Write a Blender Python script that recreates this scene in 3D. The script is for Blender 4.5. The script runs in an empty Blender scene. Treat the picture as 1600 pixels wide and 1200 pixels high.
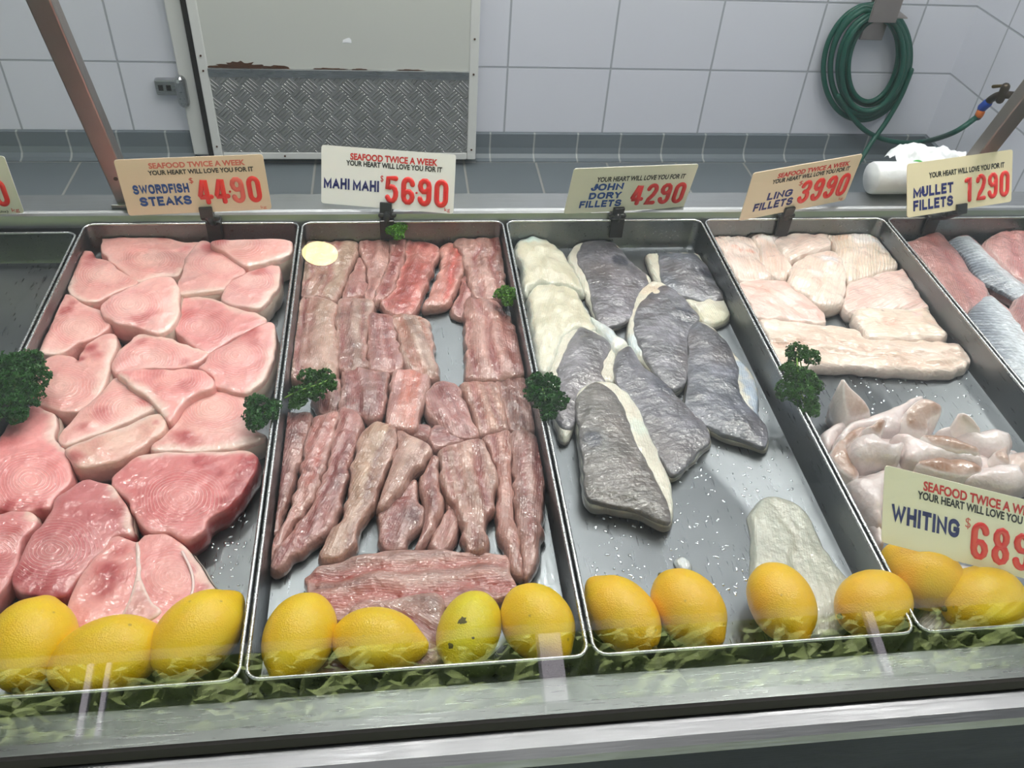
import bpy, bmesh, math, random
import numpy as np
from mathutils import Vector, Matrix
from mathutils.geometry import delaunay_2d_cdt
PI = math.pi
scn = bpy.context.scene
col = scn.collection

# ------------------------------------------------------------------ camera, world, lights, exposure
FPX = 1350.0
MR = np.array([[0.99190854, -0.11231245, 0.05918918],      # camera right, down, forward in world axes
               [-0.03059553, -0.66395825, -0.74714347],
               [0.12321266, 0.73928706, -0.66202211]])
EYE = np.array([0.0, 0.0, 1.53])
cam_d = bpy.data.cameras.new('camera')
cam_d.sensor_width = 36.0
cam_d.lens = FPX / 1600 * 36.0
cam_d.clip_start = 0.02
cam = bpy.data.objects.new('camera', cam_d)
col.objects.link(cam)
cam.matrix_world = Matrix(((MR[0][0], -MR[1][0], -MR[2][0], EYE[0]),
                           (MR[0][1], -MR[1][1], -MR[2][1], EYE[1]),
                           (MR[0][2], -MR[1][2], -MR[2][2], EYE[2]), (0, 0, 0, 1)))
scn.camera = cam
w = bpy.data.worlds.new('daylight')
scn.world = w
w.use_nodes = True
w.node_tree.nodes['Background'].inputs[0].default_value = (0.88, 0.94, 1.0, 1)
w.node_tree.nodes['Background'].inputs[1].default_value = 3.0
vs = scn.view_settings
vs.view_transform = 'Standard'
vs.look = 'None'
vs.gamma = 1
vs.use_curve_mapping = False
vs.exposure = 0.0


def area(name, loc, target, sx, sy, power, color=(1, 1, 1)):
    d = bpy.data.lights.new(name, 'AREA')
    d.shape = 'RECTANGLE'
    d.size = sx
    d.size_y = sy
    d.energy = power
    d.color = color
    o = bpy.data.objects.new(name, d)
    col.objects.link(o)
    o.location = loc
    o.rotation_euler = (Vector(target) - Vector(loc)).to_track_quat('-Z', 'Y').to_euler()
    return o


CEIL = 2.75
for lx_, ly_, pw_ in ((-.75, 1.05, 4.5), (.0, 1.25, 4.5), (.45, .75, 4), (1.05, 1.0, 12), (1.7, 1.3, 5)):
    area('counter_lamp_light', (lx_, ly_, CEIL - .05), (lx_ * .6, .85, .8), 0.15, 0.15, pw_, (1, .96, .91))
area('strip_lamp_light', (0.5, 1.95, CEIL - .05), (0.5, 1.95, 0), 2.6, 0.06, 9, (1, .985, .97))
area('strip_lamp_light', (0.4, 2.45, CEIL - .05), (0.4, 2.6, 0), 2.2, 0.06, 13, (1, .985, .97))
for lx_ in (-1.0, -.1, .75, 1.6):
    area('walkway_lamp_light', (lx_, 1.6, CEIL - .05), (lx_ * .8, 1.3, 0), 0.16, 0.16, 6.5, (1, .97, .93))
area('strip_lamp_light', (0.0, 0.2, CEIL - .05), (0.0, 0.2, 0), 2.6, 0.3, 5, (1, .985, .97))
sun_d = bpy.data.lights.new('sunlight', 'SUN')
sun_d.energy = 46
sun_d.angle = .01
sun_d.color = (1, .95, .85)
sun_o = bpy.data.objects.new('sunlight', sun_d)
col.objects.link(sun_o)
sun_o.location = (0, 4, 8)
sun_o.rotation_euler = (math.radians(-40), 0, math.radians(12))


# ------------------------------------------------------------------ helpers
def ray(px, py):
    return MR.T @ np.array([(px - 800) / FPX, (py - 600) / FPX, 1.0])


def P(px, py, z):
    d = ray(px, py)
    return EYE + d * ((z - EYE[2]) / d[2])


def PY(px, py, y):
    d = ray(px, py)
    return EYE + d * (y / d[1])


def PX(px, py, x):
    d = ray(px, py)
    return EYE + d * (x / d[0])


def lin(c):
    c = np.asarray(c, float) / 255.0
    return np.where(c <= .04045, c / 12.92, ((c + .055) / 1.055) ** 2.4)


def C4(r, g, b):
    l = lin((r, g, b))
    return (float(l[0]), float(l[1]), float(l[2]), 1)


def vn(x, y, seed=0):
    x = np.asarray(x, float)
    y = np.asarray(y, float)
    xi = np.floor(x).astype(np.int64)
    yi = np.floor(y).astype(np.int64)
    fx, fy = x - xi, y - yi
    fx = fx * fx * (3 - 2 * fx)
    fy = fy * fy * (3 - 2 * fy)

    def h(a, b):
        n = (a * 374761393 + b * 668265263 + seed * 1442695041) & 0x7fffffff
        n = ((n ^ (n >> 13)) * 1274126177) & 0x7fffffff
        return ((n ^ (n >> 16)) & 0xffff) / 65535.0
    return ((h(xi, yi) * (1 - fx) + h(xi + 1, yi) * fx) * (1 - fy) + (h(xi, yi + 1) * (1 - fx) + h(xi + 1, yi + 1) * fx) * fy) * 2 - 1


def sstep(a, b, x):
    t = np.clip((x - a) / (b - a), 0, 1)
    return t * t * (3 - 2 * t)


def tag(o, label=None, cat=None, group=None, kind=None):
    if label:
        o['label'] = label
    if cat:
        o['category'] = cat
    if group:
        o['group'] = group
    if kind:
        o['kind'] = kind
    return o


def empty(name, loc, label=None, cat=None, group=None, kind=None):
    o = bpy.data.objects.new(name, None)
    o.empty_display_size = .02
    col.objects.link(o)
    o.location = loc
    return tag(o, label, cat, group, kind)


def link_mesh(name, verts, faces, mat, parent=None, smooth=True, origin=None):
    """verts in world space; origin = parent's location or the base centre"""
    v = np.asarray(verts, float)
    if parent is not None:
        q = parent
        org = np.zeros(3)
        while q is not None:
            org = org + np.array(q.location)
            q = q.parent
    elif origin is not None:
        org = np.array(origin, float)
    else:
        org = np.array([(v[:, 0].min() + v[:, 0].max()) / 2, (v[:, 1].min() + v[:, 1].max()) / 2, v[:, 2].min()])
    me = bpy.data.meshes.new(name)
    me.from_pydata((v - org).tolist(), [], [list(map(int, f)) for f in faces])
    me.update()
    if smooth:
        me.polygons.foreach_set('use_smooth', [True] * len(me.polygons))
    if mat:
        me.materials.append(mat)
    o = bpy.data.objects.new(name, me)
    col.objects.link(o)
    if parent is not None:
        o.parent = parent
    else:
        o.location = org
    return o


class MB:
    def __init__(self):
        self.v, self.f = [], []

    def add(self, vs_, fs):
        n = len(self.v)
        self.v += [tuple(map(float, q)) for q in vs_]
        self.f += [[i + n for i in f] for f in fs]

    def box(self, x0, x1, y0, y1, z0, z1, b=0.0):
        if b <= 0:
            vs_ = [(x, y, z) for z in (z0, z1) for y in (y0, y1) for x in (x0, x1)]
            self.add(vs_, [[0, 2, 3, 1], [4, 5, 7, 6], [0, 1, 5, 4], [2, 6, 7, 3], [1, 3, 7, 5], [0, 4, 6, 2]])
            return self
        bm = bmesh.new()
        bmesh.ops.create_cube(bm, size=1)
        for q in bm.verts:
            q.co = Vector(((x0 + x1) / 2 + q.co.x * (x1 - x0), (y0 + y1) / 2 + q.co.y * (y1 - y0), (z0 + z1) / 2 + q.co.z * (z1 - z0)))
        bmesh.ops.bevel(bm, geom=bm.edges[:], offset=b, segments=2, affect='EDGES', profile=.5)
        self.bm(bm)
        return self

    def bm(self, bm):
        bm.verts.ensure_lookup_table()
        bm.verts.index_update()
        self.add([q.co[:] for q in bm.verts], [[q.index for q in f.verts] for f in bm.faces])
        bm.free()

    def obox(self, o, ux, uy, uz, sx, sy, sz, b=0.0):
        """box centred at o with axes ux uy uz"""
        m = MB().box(-sx / 2, sx / 2, -sy / 2, sy / 2, -sz / 2, sz / 2, b)
        o, ux, uy, uz = [np.array(q, float) for q in (o, ux, uy, uz)]
        self.add([o + ux * a + uy * c + uz * e for a, c, e in m.v], m.f)
        return self

    def tube(self, pts, r, seg=8, closed=False, caps=True, flat=None):
        """swept tube; r scalar or list; flat=(normal, factor) squashes along a normal"""
        pts = [np.array(p, float) for p in pts]
        n = len(pts)
        rs = [r] * n if np.isscalar(r) else list(r)
        if caps and not closed:
            d0 = pts[0] - pts[1]
            d0 /= np.linalg.norm(d0) + 1e-12
            d1 = pts[-1] - pts[-2]
            d1 /= np.linalg.norm(d1) + 1e-12
            a = [(pts[0] + d0 * rs[0] * k, rs[0] * q) for k, q in ((1, .02), (.87, .5), (.5, .87))]
            e = [(pts[-1] + d1 * rs[-1] * k, rs[-1] * q) for k, q in ((.5, .87), (.87, .5), (1, .02))]
            pts = [q[0] for q in a] + pts + [q[0] for q in e]
            rs = [q[1] for q in a] + rs + [q[1] for q in e]
            n = len(pts)
        vs_, fs = [], []
        up = np.array([.12, .23, .96])
        prev = None
        for i in range(n):
            if closed:
                t = pts[(i + 1) % n] - pts[i - 1]
            else:
                t = pts[min(i + 1, n - 1)] - pts[max(i - 1, 0)]
            t = t / (np.linalg.norm(t) + 1e-12)
            if prev is None:
                a = np.cross(t, up)
                if np.linalg.norm(a) < .1:
                    a = np.cross(t, [1, 0, 0])
            else:
                a = prev - t * (prev @ t)
            a = a / (np.linalg.norm(a) + 1e-12)
            prev = a
            b = np.cross(t, a)
            for k in range(seg):
                an = 2 * PI * k / seg
                off = (a * math.cos(an) + b * math.sin(an)) * rs[i]
                if flat is not None:
                    nn, fac = flat
                    off = off - nn * (off @ nn) * (1 - fac)
                vs_.append(pts[i] + off)
        for i in range(n if closed else n - 1):
            j = (i + 1) % n
            for k in range(seg):
                l = (k + 1) % seg
                fs.append([i * seg + k, i * seg + l, j * seg + l, j * seg + k])
        if not closed:
            fs.append([k for k in range(seg)][::-1])
            fs.append([(n - 1) * seg + k for k in range(seg)])
        self.add(vs_, fs)
        return self

    def build(self, name, mat, parent=None, smooth=False, origin=None):
        return link_mesh(name, self.v, self.f, mat, parent, smooth, origin)


def cr(pts, n=8, closed=False):
    """Catmull-Rom through points, n samples per span"""
    p = np.asarray(pts, float)
    m = len(p)
    out = []
    for i in range(m if closed else m - 1):
        if closed:
            a, b, c, d = p[i - 1], p[i], p[(i + 1) % m], p[(i + 2) % m]
        else:
            a, b, c, d = p[max(i - 1, 0)], p[i], p[i + 1], p[min(i + 2, m - 1)]
        for k in range(n):
            t = k / n
            out.append(.5 * (2 * b + (c - a) * t + (2 * a - 5 * b + 4 * c - d) * t * t + (3 * b - a - 3 * c + d) * t ** 3))
    if not closed:
        out.append(p[-1])
    return np.array(out)


def resample(p, step):
    q = np.vstack([p, p[:1]])
    s = np.r_[0, np.cumsum(np.linalg.norm(np.diff(q[:, :2], axis=0), axis=1))]
    n = max(12, int(s[-1] / step))
    t = np.linspace(0, s[-1], n, endpoint=False)
    return np.stack([np.interp(t, s, q[:, k]) for k in range(q.shape[1])], 1)


# ------------------------------------------------------------------ materials
def nt(name):
    m = bpy.data.materials.new(name)
    m.use_nodes = True
    n = m.node_tree
    return m, n, n.nodes['Principled BSDF']


def node(n, typ, **kw):
    q = n.nodes.new(typ)
    ins = kw.pop('ins', {})
    for k, v in kw.items():
        setattr(q, k, v)
    for k, v in ins.items():
        if isinstance(v, bpy.types.NodeSocket):
            n.links.new(v, q.inputs[k])
        else:
            q.inputs[k].default_value = v
    return q


def math_(n, op, a, b=0.0, c=0.0):
    return node(n, 'ShaderNodeMath', operation=op, ins={0: a, 1: b, 2: c}).outputs[0]


def mixc(n, fac, a, b, mode='MIX'):
    q = node(n, 'ShaderNodeMix', data_type='RGBA', blend_type=mode)
    for k, v in ((0, fac), (6, a), (7, b)):
        if isinstance(v, bpy.types.NodeSocket):
            n.links.new(v, q.inputs[k])
        else:
            q.inputs[k].default_value = v
    return q.outputs[2]


def simple(name, rgb, rough=.5, metal=0.0, var=.06, scale=40.0, bump=0.0, bscale=200.0, coat=0.0, spec=.5):
    m, n, b = nt(name)
    tc = node(n, 'ShaderNodeTexCoord').outputs['Object']
    no = node(n, 'ShaderNodeTexNoise', ins={'Vector': tc, 'Scale': scale, 'Detail': 4.0}).outputs[0]
    c = C4(*rgb)
    k = node(n, 'ShaderNodeMapRange', ins={0: no, 3: 1 - var * 2, 4: 1 + var * 2}).outputs[0]
    cc = mixc(n, 1.0, c, k, 'MULTIPLY')
    n.links.new(cc, b.inputs['Base Color'])
    b.inputs['Roughness'].default_value = rough
    b.inputs['Metallic'].default_value = metal
    b.inputs['Coat Weight'].default_value = coat
    b.inputs['Specular IOR Level'].default_value = spec
    if bump:
        bn = node(n, 'ShaderNodeTexNoise', ins={'Vector': tc, 'Scale': bscale, 'Detail': 3.0}).outputs[0]
        bp = node(n, 'ShaderNodeBump', ins={'Strength': 1.0, 'Distance': bump, 'Height': bn}).outputs[0]
        n.links.new(bp, b.inputs['Normal'])
    return m


def steel(name, rgb, rough=.3, stretch=(1, 40, 40), scr=True, metal=1.0):
    m, n, b = nt(name)
    tc = node(n, 'ShaderNodeTexCoord').outputs['Object']
    mp = node(n, 'ShaderNodeMapping', ins={'Vector': tc, 'Scale': stretch}).outputs[0]
    no = node(n, 'ShaderNodeTexNoise', ins={'Vector': mp, 'Scale': 14.0, 'Detail': 5.0}).outputs[0]
    n2 = node(n, 'ShaderNodeTexNoise', ins={'Vector': tc, 'Scale': 9.0, 'Detail': 3.0}).outputs[0]
    k = node(n, 'ShaderNodeMapRange', ins={0: n2, 1: .3, 2: .7, 3: .88, 4: 1.08}).outputs[0]
    n.links.new(mixc(n, 1.0, C4(*rgb), k, 'MULTIPLY'), b.inputs['Base Color'])
    r = node(n, 'ShaderNodeMapRange', ins={0: no, 1: .3, 2: .7, 3: rough * .8, 4: rough * 1.25}).outputs[0]
    b.inputs['Metallic'].default_value = metal
    hgt = no
    if scr:
        rot = node(n, 'ShaderNodeMapping', ins={'Vector': tc, 'Rotation': (0, 0, .6), 'Scale': (3, 90, 1)}).outputs[0]
        sn = node(n, 'ShaderNodeTexNoise', ins={'Vector': rot, 'Scale': 5.0, 'Detail': 2.0}).outputs[0]
        sk = node(n, 'ShaderNodeMapRange', ins={0: sn, 1: .62, 2: .7, 3: 0.0, 4: .6}).outputs[0]
        hgt = math_(n, 'ADD', no, sk)
    n.links.new(r, b.inputs['Roughness'])
    bp = node(n, 'ShaderNodeBump', ins={'Strength': .2, 'Distance': .0005, 'Height': hgt}).outputs[0]
    n.links.new(bp, b.inputs['Normal'])
    return m


def flesh(name, rough=.32, coat=.5, bump=.0011, bscale=160.0, fine=.10, ringcol=(240, 205, 198), sss=.12):
    """wet flesh: colour comes from the mesh attribute 'col'; 'pat' = (phase, strength, gloss)"""
    m, n, b = nt(name)
    a = node(n, 'ShaderNodeAttribute', attribute_name='col').outputs['Color']
    pt = node(n, 'ShaderNodeAttribute', attribute_name='pat').outputs['Vector']
    sp = node(n, 'ShaderNodeSeparateXYZ', ins={0: pt})
    tc = node(n, 'ShaderNodeTexCoord').outputs['Object']
    n1 = node(n, 'ShaderNodeTexNoise', ins={'Vector': tc, 'Scale': 260.0, 'Detail': 4.0}).outputs[0]
    n0 = node(n, 'ShaderNodeTexNoise', ins={'Vector': tc, 'Scale': 60.0, 'Detail': 3.0}).outputs[0]
    k = node(n, 'ShaderNodeMapRange', ins={0: math_(n, 'ADD', n1, n0), 1: .6, 2: 1.4, 3: 1 - fine, 4: 1 + fine}).outputs[0]
    c = mixc(n, 1.0, a, k, 'MULTIPLY')
    ph = math_(n, 'ADD', sp.outputs[0], math_(n, 'MULTIPLY', n0, 4.0))
    s = math_(n, 'SINE', ph)
    s = math_(n, 'POWER', math_(n, 'MAXIMUM', s, 0.0), 3.0)
    s = math_(n, 'MULTIPLY', s, sp.outputs[1])
    c = mixc(n, math_(n, 'MULTIPLY', s, math_(n, 'MULTIPLY', n1, 1.2)), c, C4(*ringcol))
    n.links.new(c, b.inputs['Base Color'])
    b.inputs['Roughness'].default_value = rough
    b.inputs['Coat Weight'].default_value = coat
    b.inputs['Coat Roughness'].default_value = .15
    b.inputs['Subsurface Weight'].default_value = sss
    b.inputs['Subsurface Radius'].default_value = (1.0, .45, .35)
    b.inputs['Subsurface Scale'].default_value = .006
    bn = node(n, 'ShaderNodeTexNoise', ins={'Vector': tc, 'Scale': bscale, 'Detail': 2.0, 'Roughness': .5}).outputs[0]
    h = math_(n, 'ADD', bn, math_(n, 'MULTIPLY', s, .35))
    bp = node(n, 'ShaderNodeBump', ins={'Strength': 1.0, 'Distance': bump, 'Height': h}).outputs[0]
    n.links.new(bp, b.inputs['Normal'])
    n.links.new(bp, b.inputs['Coat Normal'])
    return m


M_STEEL = steel('tray_steel', (120, 124, 127), .32, (24, 3, 24))
M_RIM = steel('rim_steel', (190, 192, 192), .25, (1, 20, 20), False)
M_LEDGE = steel('ledge_steel', (142, 144, 146), .36, (1, 40, 40), False)
M_DECK = steel('deck_steel', (112, 116, 114), .3, (2, 40, 40), False)
M_POST = steel('post_steel', (170, 162, 156), .38, (40, 40, 2), False)
M_FASCIA = steel('fascia_steel', (120, 122, 124), .36, (2, 40, 40), False)
M_SWORD = flesh('swordfish_flesh', .34, .7, .0011, 140, .08, (246, 214, 204), .18)
M_MAHI = flesh('mahi_flesh', .30, 1.0, .0022, 125, .18, (222, 190, 182))
M_WHITE = flesh('white_flesh', .32, .8, .0015, 130, .08, (250, 238, 228))
M_SKIN = flesh('fish_skin', .30, 1.0, .0018, 150, .25, (150, 150, 160), .0)
M_SQUID = flesh('squid_flesh', .28, .9, .0014, 110, .08, (235, 228, 226))
M_SILVER = flesh('silver_skin', .28, .6, .0010, 300, .25, (235, 240, 245), .0)
M_BLACK = simple('black_plastic', (22, 22, 24), .35, coat=.2)
M_SEAL = simple('black_rubber', (24, 22, 20), .7)
M_CARD_TAN = simple('card_tan', (228, 209, 186), .35, var=.02)
M_CARD_WHITE = simple('card_white', (240, 240, 240), .35, var=.015)
M_CARD_GREY = simple('card_pale', (222, 219, 206), .35, var=.02)
M_CARD_CREAM = simple('card_cream', (233, 219, 186), .35, var=.02)
M_CARD_IVORY = simple('card_ivory', (240, 233, 212), .35, var=.02)
M_RED = simple('red_plastic', (226, 34, 26), .3, var=.02, coat=.4)
M_REDOLD = simple('faded_red_plastic', (226, 100, 90), .3, var=.04, coat=.4)
M_REDINK = simple('red_ink', (206, 40, 42), .5)
M_REDFADE = simple('faded_red_ink', (214, 110, 96), .5)
M_INK = simple('black_ink', (18, 18, 20), .5)
M_NAVY = simple('navy_ink', (26, 34, 110), .5)
M_BLUE = simple('blue_ink', (22, 72, 150), .5)
M_HOSE = simple('hose_rubber', (18, 84, 70), .42, var=.05)
M_BRASS = simple('old_brass', (120, 104, 70), .4, .8, .15, 90)
M_DARKBRASS = simple('dark_tap_metal', (84, 76, 66), .4, .8, .15, 90)
M_BLUEP = simple('blue_plastic', (24, 72, 168), .4)
M_GREYP = simple('grey_plastic', (88, 88, 92), .45)
M_ORANGE = simple('orange_plastic', (206, 108, 40), .45)
M_BAG = simple('white_plastic_film', (214, 217, 220), .35, var=.03, bump=.004, bscale=30, coat=.2)
M_GREENT = simple('green_print', (70, 170, 70), .5)
M_STEM = simple('parsley_stem', (112, 150, 52), .5)
M_DOOR = simple('door_paint', (206, 208, 202), .42, var=.012, scale=5)
M_DOORFRAME = simple('door_frame_paint', (222, 223, 220), .4, var=.02, scale=8)
M_STRIP = steel('aluminium_strip', (186, 188, 190), .3, (1, 40, 40), False)
M_RUST = simple('rust', (74, 44, 24), .9, var=.3, scale=120)
M_CEIL = simple('ceiling_paint', (176, 176, 176), .8, var=.01)
M_SCAR = simple('lemon_stem', (92, 84, 36), .7, var=.2, scale=200)


def parsley_mat(name, rgb):
    return simple(name, rgb, .42, var=.22, scale=120, spec=.4)


M_LEAF = parsley_mat('parsley_leaf', (56, 100, 32))
M_LEAFD = parsley_mat('parsley_leaf_dark', (46, 92, 38))


def lemon_mat(name, rgb, spots=False):
    m, n, b = nt(name)
    tc = node(n, 'ShaderNodeTexCoord').outputs['Object']
    no = node(n, 'ShaderNodeTexNoise', ins={'Vector': tc, 'Scale': 28.0, 'Detail': 3.0}).outputs[0]
    c = mixc(n, node(n, 'ShaderNodeMapRange', ins={0: no, 1: .35, 2: .7}).outputs[0], C4(*rgb), C4(min(255, rgb[0] + 6), rgb[1] - 12, rgb[2]))
    sp = node(n, 'ShaderNodeTexVoronoi', ins={'Vector': tc, 'Scale': 45.0}).outputs['Distance']
    k = node(n, 'ShaderNodeMapRange', ins={0: sp, 1: .05, 2: .09, 3: .55, 4: 0.0}).outputs[0]
    n.links.new(mixc(n, k, c, C4(150, 112, 30)), b.inputs['Base Color'])
    b.inputs['Roughness'].default_value = .36
    b.inputs['Coat Weight'].default_value = .25
    b.inputs['Coat Roughness'].default_value = .2
    b.inputs['Subsurface Weight'].default_value = .05
    b.inputs['Subsurface Radius'].default_value = (1.0, .7, .1)
    b.inputs['Subsurface Scale'].default_value = .004
    v = node(n, 'ShaderNodeTexVoronoi', ins={'Vector': tc, 'Scale': 620.0}).outputs['Distance']
    n3 = node(n, 'ShaderNodeTexNoise', ins={'Vector': tc, 'Scale': 60.0, 'Detail': 2.0}).outputs[0]
    h = math_(n, 'ADD', v, math_(n, 'MULTIPLY', n3, 2.5))
    bp = node(n, 'ShaderNodeBump', ins={'Strength': .8, 'Distance': .0004, 'Height': h}).outputs[0]
    n.links.new(bp, b.inputs['Normal'])
    n.links.new(bp, b.inputs['Coat Normal'])
    return m


M_LEMON = lemon_mat('lemon_peel', (238, 200, 10))
M_LEMONO = lemon_mat('lemon_peel_deep', (238, 192, 12))


def tile_mat(name, rgb, grout, ax_u, ax_v, wu, wv, ou, ov, g=.0035, rough=.25, shift=None, var=.03):
    """stacked tiles from object (=world) coordinates"""
    m, n, b = nt(name)
    tc = node(n, 'ShaderNodeTexCoord').outputs['Object']
    s = node(n, 'ShaderNodeSeparateXYZ', ins={0: tc})
    u, v = s.outputs[ax_u], s.outputs[ax_v]
    if shift is not None:
        u = math_(n, 'ADD', u, math_(n, 'MULTIPLY', math_(n, 'LESS_THAN', u, shift[0]), shift[1]))
    masks = []
    ids = []
    for q, wd, of in ((u, wu, ou), (v, wv, ov)):
        t = math_(n, 'DIVIDE', math_(n, 'SUBTRACT', q, of), wd)
        fr = math_(n, 'FRACT', math_(n, 'ADD', t, 100.0))
        ids.append(math_(n, 'FLOOR', math_(n, 'ADD', t, 100.0)))
        dd = math_(n, 'MULTIPLY', math_(n, 'MINIMUM', fr, math_(n, 'SUBTRACT', 1.0, fr)), wd)
        masks.append(node(n, 'ShaderNodeMapRange', ins={0: dd, 1: g * .35, 2: g * .75, 3: 1.0, 4: 0.0}).outputs[0])
    mk = math_(n, 'MAXIMUM', masks[0], masks[1])
    idn = node(n, 'ShaderNodeTexWhiteNoise', noise_dimensions='2D',
               ins={'Vector': node(n, 'ShaderNodeCombineXYZ', ins={0: ids[0], 1: ids[1]}).outputs[0]}).outputs[0]
    no = node(n, 'ShaderNodeTexNoise', ins={'Vector': tc, 'Scale': 3.0, 'Detail': 4.0}).outputs[0]
    k = math_(n, 'ADD', math_(n, 'MULTIPLY', math_(n, 'SUBTRACT', idn, .5), var), math_(n, 'MULTIPLY', math_(n, 'SUBTRACT', no, .5), var * 1.5))
    base = mixc(n, 1.0, C4(*rgb), math_(n, 'ADD', k, 1.0), 'MULTIPLY')
    n.links.new(mixc(n, mk, base, C4(*grout)), b.inputs['Base Color'])
    b.inputs['Roughness'].default_value = rough
    h = math_(n, 'ADD', math_(n, 'SUBTRACT', 1.0, mk), math_(n, 'MULTIPLY', no, .5))
    bp = node(n, 'ShaderNodeBump', ins={'Strength': .5, 'Distance': .002, 'Height': h}).outputs[0]
    n.links.new(bp, b.inputs['Normal'])
    return m


# wall grid: back wall joints at x = .396 + k*.373 (left of the door shifted), rows at z = .095 + k*.246
M_WALLB = tile_mat('wall_tile', (221, 223, 233), (170, 174, 182), 0, 2, .373, .246, .396, .0945, shift=(-.3, -.0 + .200), g=.006)
M_WALLR = tile_mat('wall_tile_side', (221, 223, 233), (178, 182, 190), 1, 2, .373, .246, 2.80, .0945, g=.006)
M_FLOOR = tile_mat('floor_tile', (104, 112, 118), (150, 150, 146), 0, 1, .272, .30, .245, 2.66, g=.007, rough=.35, var=.08)
M_SKIRT = tile_mat('cove_tile', (108, 117, 124), (160, 164, 164), 0, 2, .166, 5.0, .345, -1.0, g=.006, rough=.35, var=.06)


def checker_plate():
    m, n, b = nt('checker_plate')
    tc = node(n, 'ShaderNodeTexCoord').outputs['Object']
    mp = node(n, 'ShaderNodeMapping', ins={'Vector': tc, 'Rotation': (0, PI / 4, 0)}).outputs[0]
    s = node(n, 'ShaderNodeSeparateXYZ', ins={0: mp})
    cs = .046
    u = math_(n, 'DIVIDE', math_(n, 'ADD', s.outputs[0], 10.0), cs)
    v = math_(n, 'DIVIDE', math_(n, 'ADD', s.outputs[2], 10.0), cs)
    par = math_(n, 'MODULO', math_(n, 'ADD', math_(n, 'FLOOR', u), math_(n, 'FLOOR', v)), 2.0)
    par = math_(n, 'GREATER_THAN', par, .5)
    fu, fv = math_(n, 'FRACT', u), math_(n, 'FRACT', v)

    def bars(a, bb):
        sn = math_(n, 'SINE', math_(n, 'MULTIPLY', a, 2 * PI * 4))
        sn = math_(n, 'MAXIMUM', sn, 0.0)
        d = math_(n, 'MINIMUM', bb, math_(n, 'SUBTRACT', 1.0, bb))
        return math_(n, 'MULTIPLY', sn, node(n, 'ShaderNodeMapRange', ins={0: d, 1: .04, 2: .16}).outputs[0])
    a, c = bars(fu, fv), bars(fv, fu)
    h = math_(n, 'ADD', math_(n, 'MULTIPLY', a, par), math_(n, 'MULTIPLY', c, math_(n, 'SUBTRACT', 1.0, par)))
    no = node(n, 'ShaderNodeTexNoise', ins={'Vector': tc, 'Scale': 10.0, 'Detail': 4.0}).outputs[0]
    k = node(n, 'ShaderNodeMapRange', ins={0: no, 1: .3, 2: .7, 3: .88, 4: 1.08}).outputs[0]
    n.links.new(mixc(n, 1.0, C4(188, 188, 186), k, 'MULTIPLY'), b.inputs['Base Color'])
    b.inputs['Metallic'].default_value = .85
    b.inputs['Roughness'].default_value = .42
    bp = node(n, 'ShaderNodeBump', ins={'Strength': 1.0, 'Distance': .004, 'Height': h}).outputs[0]
    n.links.new(bp, b.inputs['Normal'])
    return m


M_PLATE = checker_plate()


def glass_mat():
    m, n, b = nt('clear_glass')
    n.nodes.remove(b)
    out = n.nodes['Material Output']
    tr = node(n, 'ShaderNodeBsdfTransparent', ins={0: (.975, .99, .98, 1)}).outputs[0]
    gl = node(n, 'ShaderNodeBsdfAnisotropic', ins={'Color': (1, 1, 1, 1), 'Roughness': 0.0}).outputs[0]
    f = node(n, 'ShaderNodeLayerWeight', ins={0: .5}).outputs['Facing']
    fac = math_(n, 'ADD', math_(n, 'MULTIPLY', math_(n, 'POWER', f, 5.0), .96), .04)
    mx = node(n, 'ShaderNodeMixShader', ins={0: fac, 1: tr, 2: gl}).outputs[0]
    n.links.new(mx, out.inputs[0])
    return m


M_GLASS = glass_mat()


def glow(name, rgb, s):
    m, n, b = nt(name)
    n.nodes.remove(b)
    e = node(n, 'ShaderNodeEmission', ins={0: C4(*rgb), 1: s}).outputs[0]
    n.links.new(e, n.nodes['Material Output'].inputs[0])
    return m


# ------------------------------------------------------------------ the setting
YW, XR = 3.009, 2.083
RZ, FZ = .85, .80            # tray rim height, tray floor height


def struct(o):
    o['kind'] = 'structure'
    return o


struct(MB().box(-3.2, XR + .1, YW, YW + .1, 0, CEIL + .05).build('wall_back', M_WALLB, origin=(0, 0, 0)))
struct(MB().box(XR, XR + .1, -.6, YW, 0, CEIL + .05).build('wall_right', M_WALLR, origin=(0, 0, 0)))
struct(MB().box(-3.3, -3.2, -3.2, YW + .1, 0, CEIL + .05).build('wall_left', M_WALLB, origin=(0, 0, 0)))
struct(MB().box(-3.3, 5.5, -3.2, YW + .1, -.1, 0).build('floor', M_FLOOR, origin=(0, 0, 0)))
struct(MB().box(-3.3, 5.5, -3.2, YW + .1, CEIL, CEIL + .1).build('ceiling', M_CEIL, origin=(0, 0, 0)))
struct(MB().box(-3.2, 5.5, -3.2, -3.05, 2.05, CEIL).build('wall_front', M_CEIL, origin=(0, 0, 0)))


def cove(name, ax, lo, hi, wallpos):
    prof = [(0, .0), (-.05, .0), (-.05, .004), (-.03, .007), (-.016, .018), (-.011, .04), (-.011, .094), (0, .097)]
    vs_, fs = [], []
    for s_ in (lo, hi):
        for a, z in prof:
            vs_.append((s_, wallpos + a, z) if ax == 0 else (wallpos + a, s_, z))
    n = len(prof)
    for i in range(n):
        j = (i + 1) % n
        fs.append([i, j, n + j, n + i])
    fs += [list(range(n))[::-1], list(range(n, 2 * n))]
    return struct(link_mesh(name, vs_, fs, M_SKIRT, None, False, (0, 0, 0)))


cove('baseboard_back', 0, -3.2, -.725, YW)
cove('baseboard_back', 0, .29, XR, YW)
cove('baseboard_right', 1, .5, YW, XR)

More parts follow.
